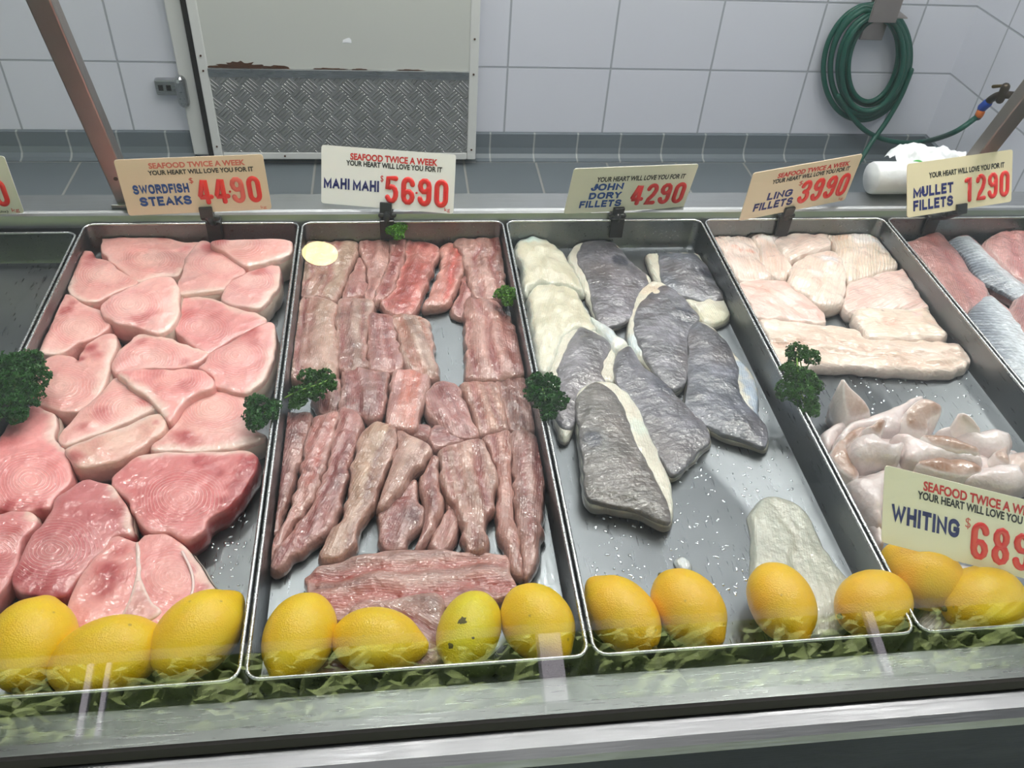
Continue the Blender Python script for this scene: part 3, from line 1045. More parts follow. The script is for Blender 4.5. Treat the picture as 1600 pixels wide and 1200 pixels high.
steak(B([(-80, 690), (0, 680), (70, 660), (150, 660), (195, 692), (190, 742), (130, 800), (110, 870), (90, 960), (50, 1040), (0, 1100), (-80, 1110)]),
      (0, 860), .828, 'swordfish steak cut off by the left edge of the photo, lowest at left', [(20, 830, .014, .6), (5, 880, .02, .5)], ((195 * .3, 810), (150 * .3, 800), (58, 803)), (214, 134, 134))


# the two-lobed steak: central bone and the pale membranes beside it
bo_, _c = slab('bone', [(213, 846), (218, 860), (221, 900), (229, 925), (242, 944), (252, 957), (228, 972), (198, 978), (188, 966), (204, 932), (212, 897)], .8315, .824, .0016, .001,
               lambda c: (mix(base_rgb(len(c['x']), (206, 150, 144)) + vn(c['x'] * 90, c['y'] * 90, 77)[:, None] * 16, (236, 214, 206), .85 * (1 - sstep(.001, .004, c['d']))), np.zeros((len(c['x']), 3))),
               M_SWORD, two_lobed, step=.003, flare=.0002)
bo_['label'] = 'pale central bone and membrane'


def vein(name, px_pts, z, w_, mat, parent, lab):
    m = MB()
    m.tube(cr([P(a, b_, z) for a, b_ in px_pts], 6), w_, 6, flat=(np.array([0, 0, 1.0]), .4))
    o = m.build(name, mat, parent, True)
    o['label'] = lab
    return o


vein('membrane', [(285, 862), (298, 890), (302, 915), (297, 935)], .8312, .0014, simple('pale_membrane', (232, 206, 202), .35, coat=.5), two_lobed, 'whitish curved membrane line')

# ---- fillets
def fillet_col(base, stripe, stripes, grain=14, pale=None, edgec=None, ph=.0028, pst=.35, blot=None, sidec=None):
    def f(c):
        n = len(c['x'])
        sd = c['seed']
        rgb = base_rgb(n, base)
        s, t, S, T = c['s'], c['t'], c['S'], c['T']
        rgb = rgb + (vn(S * 26, T * 200, sd)[:, None] * np.array([1, 1.05, 1.0]) * grain) + (vn(S * 60, T * 60, sd + 1)[:, None] * grain * .6)
        for tc_, wd, k in stripes:
            wob = .14 * vn(S * 30, S * 0, sd + 4)
            g = np.exp(-((t - tc_ - wob) / wd) ** 2) * (.8 + .35 * vn(S * 60, T * 160, sd + 7))
            rgb = mix(rgb, stripe, np.clip(g * k, 0, 1))
        if pale is not None:
            rgb = mix(rgb, pale, np.clip(.6 * vn(S * 22 + 3, T * 40, sd + 8), 0, 1))
        if edgec is not None:
            rgb = mix(rgb, edgec, .7 * (1 - sstep(.001, .006, c['d'])))
        if blot:
            for px, py, rad, cc, k in blot:
                w_ = P(px, py, c['z'])
                dd = np.hypot(c['x'] - w_[0], c['y'] - w_[1]) * (1 + .35 * vn(c['x'] * 110, c['y'] * 110, sd + 5))
                rgb = mix(rgb, cc, k * (1 - sstep(rad * .45, rad, dd)))
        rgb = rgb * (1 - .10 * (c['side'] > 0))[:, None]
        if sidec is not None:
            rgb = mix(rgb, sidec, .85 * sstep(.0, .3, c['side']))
        phs = (T + S * .10 + .003 * vn(S * 30, T * 60, sd + 15)) * 2 * PI / ph
        return rgb, np.c_[phs, np.full(n, pst) * (c['side'] == 0), np.zeros(n)]
    return f


def groove(stripes, dep=.0022):
    def f(c):
        z = np.zeros(len(c['s']))
        for tc_, wd, k in stripes:
            z -= dep * np.exp(-((c['t'] - tc_ - .14 * vn(c['S'] * 30, c['S'] * 0, c['seed'] + 4)) / (wd * .7)) ** 2)
        return z + .0007 * vn(c['S'] * 18, c['T'] * 260, c['seed'] + 6)
    return f


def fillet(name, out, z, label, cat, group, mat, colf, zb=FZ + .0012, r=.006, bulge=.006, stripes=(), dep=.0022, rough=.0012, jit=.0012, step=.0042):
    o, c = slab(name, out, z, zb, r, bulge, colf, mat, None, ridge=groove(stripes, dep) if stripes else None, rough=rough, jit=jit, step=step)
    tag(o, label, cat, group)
    return o


MG = 'mahi mahi fillets in the tray'
MB_, MS_ = (172, 124, 118), (126, 54, 50)
GR_, PLM = (166, 130, 118), (196, 156, 146)


def mahi(out, label, z=.822, base=MB_, st=((.05, .22, .7),), stripe=MS_, **k):
    z = FZ + .002 + (z - FZ) * .76
    r_ = random.Random(len(label) * 7 + int(out[0][0]))
    st = tuple(st) + tuple((r_.uniform(-.75, .75), r_.uniform(.05, .09), r_.uniform(.45, .8)) for _ in range(2))
    base = tuple(q * r_.uniform(.97, 1.04) + o_ for q, o_ in zip(base, (r_.uniform(-8, 8),) * 3))
    return fillet('mahi_mahi_fillet', out, z, label, 'fish fillet', MG, M_MAHI, fillet_col(tuple(q * .87 for q in base), stripe, tuple((a_, b2 * 1.1, min(1, k_ * 1.35)) for a_, b2, k_ in st), 36, PLM, (190, 150, 140), pst=.2), stripes=st, jit=.0024, rough=.0022, r=.0036, **({'bulge': .0032} | k))


mahi(CC([(240, 150), (330, 136), (440, 138), (525, 146), (530, 200), (500, 280), (470, 350), (440, 430), (410, 470), (330, 452), (250, 450), (200, 440), (190, 350), (210, 250)]),
     'pale mahi mahi fillet in the top left corner of its tray, under the lamp reflection', base=(188, 158, 136), st=((.1, .2, .3),))
mahi(CC([(540, 235), (562, 260), (577, 340), (572, 440), (490, 456), (445, 460), (470, 370), (503, 300)]), 'narrow dark mahi mahi fillet wedged second from the left in the top row', z=.818, base=(164, 114, 104))
mahi(CC([(530, 150), (600, 128), (640, 120), (690, 125), (700, 200), (680, 300), (645, 400), (615, 470), (572, 455), (582, 350), (567, 270), (540, 200)]),
     'mahi mahi fillet with whitish edge, third from the left in the top row', base=(192, 142, 134), st=((.25, .25, .5),))
mahi(CC([(690, 122), (740, 130), (785, 145), (775, 225), (742, 330), (705, 425), (645, 472), (612, 466), (640, 380), (680, 280), (697, 200)]),
     'striped mahi mahi fillet right below the tuft of parsley at the back rim', z=.825, base=(182, 122, 114), st=((-.1, .28, .9),))
mahi(CC([(785, 145), (860, 155), (955, 185), (945, 232), (905, 340), (870, 430), (830, 502), (800, 537), (700, 537), (645, 472), (705, 430), (747, 330), (777, 230)]),
     'bright red mahi mahi fillet in the middle of the top row', z=.823, base=(196, 108, 98), st=((-.15, .25, .4), (.5, .2, .3)), stripe=(164, 50, 44))
mahi(CC([(957, 192), (1030, 170), (1080, 202), (1085, 280), (1060, 370), (1022, 450), (962, 490), (882, 502), (882, 470), (922, 380), (962, 290), (962, 240)]),
     'pink mahi mahi belly piece with a row of red dots, top row', z=.822, base=(206, 132, 122), st=((-.35, .25, .4), (.15, .12, .3)), stripe=(190, 70, 60))
mahi(CC([(1075, 300), (1110, 380), (1150, 445), (1100, 472), (1092, 555), (1040, 545), (1007, 508), (1050, 440)]), 'small flap of mahi mahi hanging below the top right fillet', z=.814, base=(186, 126, 116))
mahi(CC([(1030, 168), (1080, 130), (1130, 95), (1240, 95), (1280, 132), (1292, 250), (1302, 380), (1290, 450), (1160, 458), (1112, 400), (1090, 300), (1062, 205)]),
     'broad mahi mahi fillet in the top right corner of its tray', z=.828, base=(190, 132, 122), st=((-.4, .15, .4),))
mahi(CC([(240, 452), (330, 445), (410, 470), (425, 520), (415, 600), (430, 700), (430, 850), (320, 880), (140, 865), (150, 760), (175, 650), (200, 520)]),
     'greyish mahi mahi fillet at the left rim in the second row', base=(172, 134, 120), st=((.15, .2, .35),))
mahi(CC([(430, 470), (500, 450), (580, 457), (620, 480), (600, 540), (582, 600), (580, 750), (590, 822), (450, 832), (430, 760), (412, 640), (417, 540)]),
     'grey-brown mahi mahi fillet second from the left in the second row', z=.821, base=(160, 122, 114), st=((.2, .2, .4),))
mahi(CC([(585, 542), (650, 532), (708, 540), (724, 600), (745, 700), (765, 812), (690, 840), (592, 826), (582, 720), (580, 620)]),
     'purplish mahi mahi fillet left of the short loose one, second row', z=.820, base=(160, 108, 106), st=((-.3, .25, .5),))
mahi(CC([(714, 545), (790, 538), (860, 550), (900, 575), (915, 650), (932, 740), (950, 840), (956, 862), (880, 868), (780, 822), (752, 720), (727, 620)]),
     'short pale mahi mahi fillet with a brown stripe beside the bare patch of tray', base=(186, 152, 138), st=((.25, .13, .9),), stripe=(150, 84, 64))
mahi(CC([(1092, 465), (1180, 460), (1260, 470), (1300, 520), (1340, 590), (1380, 680), (1410, 780), (1425, 850), (1330, 866), (1220, 885), (1120, 885), (1095, 870), (1093, 700), (1089, 560)]),
     'wide mahi mahi fillet along the right rim in the second row', z=.825, base=(186, 130, 120), st=((.05, .13, .6), (-.55, .2, .4)), bulge=.008)
mahi(CC([(300, 910), (370, 880), (440, 870), (450, 960), (436, 1050), (330, 1062), (300, 1000)]), 'dark mahi mahi piece partly under the parsley with a stem', z=.816, base=(150, 100, 96))
mahi(CC([(450, 832), (540, 812), (640, 830), (692, 842), (690, 900), (680, 970), (660, 1050), (600, 1085), (500, 1055), (432, 1040), (442, 930)]),
     'dark shiny mahi mahi fillet right of the parsley with a stem', z=.822, base=(150, 102, 102), st=((.4, .25, .6),))
mahi(CC([(722, 830), (780, 820), (850, 835), (910, 872), (905, 930), (872, 1000), (852, 1080), (832, 1135), (760, 1125), (690, 1105), (690, 1000), (702, 900)]),
     'mahi mahi fillet with an orange stripe, centre left of the third row', z=.826, base=(184, 132, 122), st=((-.2, .18, .7),), stripe=(186, 92, 70))
mahi(CC([(862, 960), (940, 892), (1020, 886), (1060, 912), (1082, 980), (1112, 1050), (1152, 1130), (1162, 1172), (1060, 1182), (955, 1115), (902, 1055), (875, 1000)]),
     'folded mahi mahi fillet with a torn flap in the centre of the third row', z=.824, base=(184, 136, 126), st=((0, .2, .45),))
mahi(CC([(1066, 900), (1150, 886), (1240, 890), (1270, 950), (1300, 1050), (1320, 1130), (1240, 1152), (1166, 1166), (1132, 1080), (1092, 980)]),
     'mahi mahi fillet between the torn one and the right end one, third row', z=.823, base=(182, 132, 122), st=((.4, .2, .5),))
mahi(CC([(1237, 885), (1300, 865), (1390, 860), (1420, 930), (1450, 1030), (1470, 1132), (1400, 1152), (1322, 1142), (1292, 1030), (1262, 940)]),
     'mahi mahi fillet next to the right hand parsley, end of the third row', z=.820, base=(180, 132, 116), st=((.45, .4, .8),), stripe=(106, 62, 52))
mahi(D([(930, 220), (1050, 210), (1165, 262), (1060, 302), (952, 342), (915, 320), (897, 260)]), 'pale mahi mahi piece just above the broad central fillet, fourth row', z=.820, base=(180, 134, 124))
mahi(D([(770, 232), (860, 208), (912, 232), (900, 292), (850, 282), (790, 258)]), 'small dark tip of mahi mahi above the pale folded flap', z=.816, base=(140, 84, 80))
mahi(D([(100, 157), (200, 148), (285, 156), (280, 230), (252, 330), (217, 440), (172, 560), (142, 700), (122, 760), (62, 790), (70, 650), (85, 500), (95, 350), (92, 250)]),
     'long mahi mahi fillet against the left rim in the fourth row', z=.820, base=(168, 112, 106), st=((.35, .18, .6),))
mahi(D([(290, 192), (350, 156), (425, 140), (412, 250), (362, 420), (312, 560), (252, 660), (182, 740), (120, 850), (72, 930), (58, 850), (112, 760), (162, 680), (202, 560), (232, 430), (262, 300)]),
     'long mahi mahi fillet second from the left in the fourth row', z=.826, base=(178, 122, 114), st=((-.25, .2, .5), (.5, .15, .4)), stripe=(168, 72, 58))
mahi(D([(430, 140), (500, 130), (547, 160), (562, 200), (532, 300), (492, 420), (462, 550), (422, 690), (362, 780), (262, 850), (182, 910), (110, 967), (75, 945), (112, 850), (222, 720), (302, 600), (362, 450), (402, 300)]),
     'long mahi mahi fillet ending in a dark tail tip near the lower left', z=.824, base=(170, 108, 104), st=((.1, .12, .7), (.6, .18, .5)))
mahi(D([(540, 262), (620, 195), (700, 215), (740, 240), (732, 330), (692, 420), (662, 500), (622, 590), (582, 660), (532, 720), (512, 830), (450, 882), (345, 905), (362, 800), (432, 720), (472, 610), (492, 450), (522, 340)]),
     'pale streaked mahi mahi fillet with a ragged lower end', z=.830, base=(184, 142, 124), st=((-.6, .2, .6),), stripe=(110, 66, 54))
mahi(D([(740, 242), (800, 266), (870, 290), (910, 332), (890, 390), (820, 450), (750, 540), (690, 610), (640, 645), (632, 600), (666, 500), (702, 400), (732, 312)]),
     'pale folded mahi mahi flap right of the streaked ragged fillet', z=.832, base=(186, 146, 128), st=((.65, .3, .6),), stripe=(122, 70, 58))
mahi(D([(750, 562), (830, 492), (850, 600), (880, 650), (870, 720), (802, 800), (762, 857), (690, 862), (655, 830), (642, 700), (662, 640), (720, 590)]),
     'glossy mauve mahi mahi fillet beneath the pale folded flap', z=.820, base=(164, 116, 116), st=((.1, .2, .6),))
mahi(D([(862, 470), (900, 400), (948, 382), (957, 480), (972, 560), (982, 640), (952, 700), (922, 770), (882, 830), (832, 862), (842, 800), (882, 710), (882, 620), (852, 540)]),
     'narrow winding mahi mahi strip in the middle of the fourth row', z=.824, base=(172, 128, 116), st=((.3, .2, .4),))
mahi(D([(990, 592), (1042, 640), (1062, 720), (1042, 800), (982, 866), (902, 864), (902, 820), (952, 740), (987, 660)]), 'reddish mahi mahi piece below the narrow winding strip', z=.816, base=(166, 106, 102))
mahi(D([(945, 345), (1050, 310), (1180, 282), (1212, 360), (1247, 450), (1252, 560), (1232, 640), (1202, 700), (1200, 862), (1100, 866), (1082, 800), (1062, 680), (1012, 610), (967, 530), (960, 430)]),
     'broad central mahi mahi fillet narrowing downwards in the fourth row', z=.830, base=(180, 130, 120), st=((-.5, .2, .5), (.2, .15, .4)))
mahi(D([(1182, 277), (1260, 250), (1325, 256), (1332, 400), (1342, 560), (1352, 700), (1390, 900), (1400, 1000), (1340, 987), (1302, 900), (1252, 720), (1257, 560), (1242, 420), (1212, 340)]),
     'long mahi mahi fillet second from the right rim in the fourth row', z=.822, base=(176, 120, 114), st=((.5, .2, .6),))
mahi(D([(1327, 252), (1410, 245), (1475, 285), (1510, 380), (1510, 550), (1497, 700), (1482, 850), (1452, 960), (1420, 1010), (1392, 990), (1372, 850), (1347, 650), (1337, 450)]),
     'long smooth mahi mahi fillet against the right rim in the fourth row', z=.824, base=(172, 118, 114), st=((-.6, .2, .6),), bulge=.006)
mahi([(500, 990), (560, 1000), (620, 1010), (690, 985), (702, 1040), (640, 1052), (560, 1052), (500, 1056)], 'dark red mahi mahi piece lying under the row of lemons', z=.811, base=(140, 60, 62))
mahi([(482, 897), (530, 876), (600, 863), (690, 860), (780, 864), (797, 890), (804, 930), (745, 945), (680, 950), (600, 962), (540, 972), (482, 950)],
     'mahi mahi fillet lying crosswise above the lemons, red stripe along it', z=.824, base=(180, 138, 128), st=((-.35, .25, .9), (.35, .12, .4)), stripe=(158, 62, 50))
mahi([(545, 955), (600, 937), (684, 928), (692, 970), (694, 1030), (640, 1040), (590, 1000)], 'squarish mahi mahi piece partly hidden behind the lemons', z=.830, base=(184, 142, 130), st=((0, .3, .3),))

# ---- john dory: flesh with a skin on top
JG = 'john dory fillets in the tray'
JF = (206, 200, 184)


def dory_skin_col(spot=None, base=(112, 112, 122), spots=()):
    base = tuple(q * .86 for q in base)

    def f(c):
        n = len(c['x'])
        sd = c['seed']
        x, y = c['x'], c['y']
        rgb = base_rgb(n, base)
        rgb = rgb + vn(x * 45, y * 45, sd)[:, None] * np.array([24, 23, 25]) + vn(x * 130, y * 130, sd + 1)[:, None] * np.array([18, 18, 18])
        rgb = mix(rgb, (98, 84, 80), np.clip(.5 * vn(x * 24 + 5, y * 24, sd + 2), 0, 1))
        rgb = mix(rgb, (146, 146, 150), .35 * (1 - sstep(.0, .004, c['d'])))
        if spot:
            w_ = P(spot[0], spot[1], c['z'])
            dd = np.hypot((x - w_[0]), (y - w_[1]) * .8)
            rgb = mix(rgb, (54, 56, 68), .85 * (1 - sstep(spot[2] * .7, spot[2] * 1.1, dd)))
            rgb = mix(rgb, (146, 148, 156), .35 * np.exp(-((dd - spot[2] * 1.3) / .003) ** 2))
        return rgb, np.c_[(c['S'] * 900), np.full(n, .18), np.zeros(n)]
    return f


def dory(flesh_out, skin_out, z, label, spot=None, base=(112, 112, 122), fcol=JF, blot=None, bulge=.006):
    cpx = np.mean(np.array(flesh_out), 0)
    cw = P(cpx[0], cpx[1], .815)
    root = empty('john_dory_fillet', (cw[0], cw[1], FZ + .0012), label, 'fish fillet', JG)
    z = FZ + .003 + (z - FZ) * .52
    zf = lambda a, b_: z
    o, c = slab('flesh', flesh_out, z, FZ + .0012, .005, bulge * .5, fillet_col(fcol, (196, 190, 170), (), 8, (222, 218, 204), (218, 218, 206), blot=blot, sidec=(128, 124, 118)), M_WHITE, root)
    fo = np.array(resample(cr(np.c_[np.array(flesh_out, float), np.zeros(len(flesh_out))], 8, True), 3.0))[:, :2]
    sk = []
    for q in skin_out:
        dv = fo - np.array(q)
        dd = np.hypot(dv[:, 0], dv[:, 1])
        k = int(np.argmin(dd))
        sk.append(tuple(np.array(q) + dv[k] * (.8 if dd[k] < 8.5 else .15)))
    skin_out = sk
    s_, _ = slab('skin', skin_out, lambda a, b_: zf(a, b_) + .0025, zf(*cpx) - .004, .0018, bulge, dory_skin_col(spot, base), M_SKIN, root, flare=.0004, rough=.0016)
    s_['label'] = 'grey mottled skin'
    return root


def dory_pale(out, z, label, blot=None, base=(198, 191, 168), **k):
    z = FZ + .004 + (z - FZ) * .55
    return fillet('john_dory_fillet', out, z, label, 'fish fillet', JG, M_WHITE, fillet_col(base, (196, 190, 160), ((.1, .12, .3),), 8, (228, 224, 206), (214, 218, 210), blot=blot, pst=.2), stripes=((.1, .12, .3),), bulge=.006, r=.006, jit=.002, rough=.002, **k)


dory_pale(EE([(150, 432), (200, 387), (300, 387), (400, 412), (440, 480), (480, 560), (500, 620), (460, 640), (400, 622), (350, 652), (300, 752), (262, 830), (215, 830), (190, 750), (160, 600), (150, 500)]),
          .822, 'long cream john dory fillet skin side down along the left rim', blot=[(876, 463, .004, (150, 140, 130), .5)])
dory_pale(EE([(85, 182), (120, 132), (180, 122), (230, 140), (290, 180), (350, 240), (390, 310), (430, 380), (440, 422), (380, 412), (300, 384), (220, 378), (160, 402), (140, 432), (120, 380), (110, 280), (90, 230)]),
          .830, 'cream john dory fillet in the top left corner of its tray, greenish at its end', blot=[(822, 372, .03, (206, 226, 222), .9)])
dory_pale(EE([(430, 480), (480, 545), (560, 605), (620, 650), (672, 692), (660, 722), (602, 747), (570, 710), (530, 640), (480, 572)]), .820,
          'bluish white strip of john dory belly reaching right from the cream fillet', base=(196, 206, 212), blot=[(970, 545, .02, (232, 232, 220), .9)])
dory(EE([(360, 230), (430, 155), (540, 145), (600, 165), (700, 275), (795, 360), (735, 425), (695, 555), (560, 607), (520, 585), (470, 480), (420, 370), (380, 290)]),
     EE([(412, 225), (455, 165), (540, 150), (590, 167), (650, 222), (700, 282), (755, 335), (765, 365), (725, 420), (697, 490), (685, 545), (640, 572), (562, 600), (532, 570), (510, 520), (472, 400), (442, 310), (415, 265)]),
     .819, 'grey john dory fillet with a dark spot at the top centre of its tray', (968, 411, .013), (120, 116, 124))
dory(EE([(765, 230), (800, 220), (1020, 222), (1065, 265), (1170, 400), (1225, 490), (1200, 550), (1130, 590), (1060, 575), (1030, 520), (950, 450), (870, 400), (820, 360), (790, 300)]),
     EE([(830, 242), (850, 218), (950, 226), (1018, 227), (1060, 272), (1110, 332), (1160, 402), (1192, 458), (1100, 470), (1000, 450), (940, 430), (882, 390), (842, 330)]),
     .822, 'bluish grey john dory fillet near the top right with bulging pale lower end', (1106, 430, .013), (118, 122, 134), blot=[(1120, 495, .03, (206, 202, 176), .8)])
dory(EE([(720, 430), (780, 375), (835, 368), (880, 390), (950, 440), (1010, 510), (1045, 560), (1000, 600), (980, 660), (985, 760), (975, 880), (915, 932), (850, 890), (810, 835), (740, 770), (690, 710), (668, 640), (680, 540), (700, 470)]),
     EE([(830, 402), (880, 392), (950, 442), (1010, 512), (1040, 560), (1000, 600), (982, 650), (985, 750), (973, 850), (957, 900), (912, 926), (852, 885), (792, 800), (742, 720), (707, 620), (712, 540), (752, 470)]),
     .826, 'dark-spotted grey john dory fillet in the centre of its tray, pale left edge', (1068, 496, .014), (116, 114, 122), blot=[(1015, 455, .02, (222, 200, 176), .7), (995, 540, .03, (196, 212, 220), .7)])
dory(EE([(330, 650), (420, 607), (520, 640), (600, 720), (610, 790), (600, 890), (500, 900), (430, 960), (400, 1100), (340, 1190), (290, 1080), (257, 870), (290, 750)]),
     EE([(410, 632), (470, 622), (530, 662), (570, 722), (545, 770), (535, 830), (560, 888), (480, 892), (430, 935), (402, 1000), (385, 1090), (340, 1130), (290, 1000), (302, 900), (312, 810), (352, 720)]),
     .822, 'grey john dory fillet at the left rim beside the parsley', None, (122, 118, 124))
dory(EE([(590, 800), (640, 715), (690, 705), (745, 800), (805, 850), (875, 900), (935, 970), (995, 1030), (1055, 1080), (1105, 1180), (1050, 1245), (1000, 1300), (900, 1385), (850, 1320), (790, 1200), (740, 1100), (690, 1000), (610, 900)]),
     EE([(610, 790), (642, 722), (690, 714), (740, 802), (800, 852), (870, 902), (930, 972), (990, 1032), (1050, 1082), (1098, 1180), (1045, 1240), (1000, 1290), (905, 1370), (860, 1310), (800, 1200), (760, 1100), (702, 985), (622, 895)]),
     .824, 'dark grey john dory fillet lying diagonally with a black spot', (1038, 603, .017), (98, 96, 104))
dory(EE([(985, 612), (1050, 577), (1140, 632), (1220, 735), (1290, 815), (1340, 900), (1350, 1000), (1357, 1075), (1400, 1140), (1397, 1222), (1380, 1234), (1300, 1205), (1180, 1170), (1060, 1110), (972, 1042), (975, 900), (982, 750)]),
     EE([(1002, 610), (1050, 583), (1130, 642), (1200, 722), (1240, 820), (1236, 920), (1272, 1000), (1340, 1072), (1390, 1132), (1393, 1205), (1375, 1222), (1300, 1192), (1180, 1150), (1060, 1090), (980, 1028), (983, 900), (988, 750), (992, 650)]),
     .824, 'large grey john dory fillet at right with a blue-white belly edge', None, (104, 106, 118), blot=[(1156 + 5.5 * k_, 572 + 15 * k_, .0135, (150, 168, 194), .75) for k_ in range(7)])
dory([(900, 622), (925, 597), (960, 600), (990, 625), (1010, 665), (1032, 715), (1049, 760), (1048, 817), (1000, 800), (950, 790), (917, 780), (908, 700)],
     [(907, 624), (930, 603), (958, 614), (974, 645), (990, 690), (1016, 738), (1040, 785), (1044, 813), (1000, 796), (950, 785), (920, 775), (913, 720), (907, 670)],
     .833, 'grey-brown john dory fillet nearest the lemons with jelly-like pale edge', (925, 690, .012), (112, 106, 100), blot=[(1000, 670, .02, (196, 212, 200), .6)])
o_, _c = slab('john_dory_fillet', [(1172, 803), (1200, 775), (1240, 785), (1265, 810), (1290, 860), (1320, 900), (1342, 930), (1335, 970), (1300, 992), (1230, 992), (1190, 962), (1174, 900), (1177, 840)], .808, FZ + .0012, .005, .0025,
              fillet_col((172, 173, 160), (156, 152, 132), ((.0, .1, .5), (.5, .1, .3)), 8, (194, 194, 182), (176, 180, 172), pst=.15), M_WHITE, ridge=groove(((.0, .1, .5),), .002))
tag(o_, 'thin translucent fillet lying alone behind the two right lemons of its tray', 'fish fillet')
o_, _c = slab('fish_scrap', [(1056, 876), (1066, 870), (1076, 876), (1079, 886), (1070, 892), (1061, 886)], .806, FZ + .0012, .002, .001, fillet_col((200, 206, 208), (180, 180, 180), (), 4), M_WHITE, step=.002, jit=.0003)
tag(o_, 'tiny pale scrap of fish on bare steel above the lemons', 'scrap')

# ---- ling
LG = 'ling fillets in the tray'
LB = (222, 196, 184)


def ling(out, z, label, base=LB, st=((.0, .12, .25),), pale=(244, 232, 224), blot=None, dep=.0018, stripe=(206, 160, 140), pst=.45, **k):
    z = FZ + .002 + (z - FZ) * .62
    return fillet('ling_fillet', out, z, label, 'fish fillet', LG, M_WHITE, fillet_col(base, stripe, st, 8, pale, (240, 226, 216), ph=.0048, pst=pst * 1.4, blot=blot), stripes=st, bulge=.005, r=.0045, dep=dep, jit=.0022, rough=.0026, **k)


ling(F([(20, 92), (100, 87), (180, 102), (250, 152), (277, 200), (285, 250), (340, 320), (340, 347), (250, 352), (170, 352), (130, 302), (90, 222), (50, 152)]), .828,
     'ling fillet in the top left corner of its tray with pink rib marks', blot=[(1157, 396, .006, (222, 150, 130), .8), (1165, 398, .006, (222, 150, 130), .8), (1173, 398, .006, (222, 150, 130), .8), (1146, 392, .006, (226, 160, 140), .7)])
ling(F([(390, 122), (440, 102), (560, 87), (600, 97), (640, 170), (600, 192), (530, 212), (460, 242), (430, 255), (382, 202), (352, 152)]), .834, 'smooth ling piece in the back row right in front of the black clip', (234, 208, 196))
ling(F([(180, 87), (250, 74), (340, 72), (390, 92), (395, 122), (352, 152), (382, 202), (430, 260), (430, 312), (350, 345), (292, 270), (272, 182), (232, 130)]), .832, 'folded ling piece left of the black clip with white membrane', (234, 206, 192), blot=[(1205, 375, .022, (244, 238, 236), .8)])
ling(F([(580, 90), (650, 92), (760, 100), (860, 130), (905, 162), (935, 220), (970, 270), (900, 302), (800, 332), (722, 360), (692, 290), (662, 222), (642, 162)]), .832, 'large flaky ling fillet in the top right corner of its tray',
     (222, 200, 180), blot=[(1345, 375, .03, (240, 236, 236), .8), (1380, 385, .025, (240, 238, 240), .8), (1312, 372, .016, (218, 168, 140), .5)], pst=.8)
ling(F([(440, 272), (520, 222), (620, 197), (680, 232), (702, 300), (716, 350), (707, 420), (690, 465), (640, 482), (580, 472), (520, 432), (450, 392), (425, 342)]), .836, 'ling fillet in the centre with a white membrane patch', (232, 206, 192),
     blot=[(1295, 408, .016, (238, 236, 242), .9), (1275, 432, .012, (244, 238, 236), .6)])
ling(F([(720, 362), (800, 337), (900, 307), (1000, 287), (1022, 312), (1052, 380), (1092, 440), (1126, 490), (1000, 497), (850, 502), (742, 515), (702, 490), (692, 450), (707, 420)]), .830, 'pinkish ling fillet beside the right rim with thin purple veins', (226, 190, 180))
ling(F([(170, 357), (280, 347), (390, 352), (430, 372), (500, 422), (570, 480), (605, 530), (600, 558), (500, 557), (380, 542), (290, 542), (250, 522), (212, 442)]), .828, 'smooth pink ling fillet at the left rim above the long double fillet', (228, 188, 178), pst=.15)
ling(F([(745, 512), (780, 489), (900, 490), (1030, 490), (1120, 492), (1150, 540), (1190, 590), (1215, 620), (1190, 640), (1130, 640), (1000, 642), (830, 637), (792, 592), (760, 562)]), .829, 'small ling piece with a pink blotch just above the long double fillet',
     (230, 208, 190), blot=[(1390, 508, .014, (222, 160, 140), .7), (1376, 490, .0025, (40, 36, 34), .9), (1430, 497, .01, (240, 200, 196), .7)])
ling(F([(280, 552), (400, 545), (550, 565), (700, 585), (770, 602), (800, 632), (900, 645), (1050, 650), (1200, 657), (1280, 670), (1330, 702), (1330, 750), (1290, 790), (1200, 808), (1050, 802), (880, 792), (750, 777), (560, 782), (420, 790), (370, 770), (325, 655)]), .828,
     'very long double ling fillet lying across the tray behind the parsley', (222, 196, 178), st=((-.05, .1, .7), (-.35, .08, .3)), dep=.004, stripe=(190, 150, 130), pst=.3)

# ---- cuttlefish heap
QG = 'cuttlefish pieces in the heap'


def squid_col(brown):
    def f(c):
        n = len(c['x'])
        sd = c['seed']
        x, y = c['x'], c['y']
        rgb = base_rgb(n, (216, 202, 200)) + vn(x * 40, y * 40, sd)[:, None] * np.array([8, 9, 9])
        if brown:
            k = brown if np.isscalar(brown) else 1.0
            rgb = mix(rgb, (150, 112, 90), np.clip(k * sstep(.0012, .004, c['d']) * (.85 + .4 * vn(x * 70, y * 70, sd + 2)), 0, 1))
            rgb = mix(rgb, (240, 230, 224), .8 * (1 - sstep(.0, .0025, c['d'])))
        return rgb, np.c_[c['S'] * 600, np.full(n, .1), np.zeros(n)]
    return f


def squid(out, z, label, brown=0, zb=FZ + .002, r=None, bulge=.006, **k):
    r = r or (.0032 if brown else .006)
    o, c = slab('cuttlefish_piece', out, z, zb, r, bulge, squid_col(brown), M_SQUID, None, step=.0036, rough=.002, **k)
    return tag(o, label, 'cuttlefish', QG)


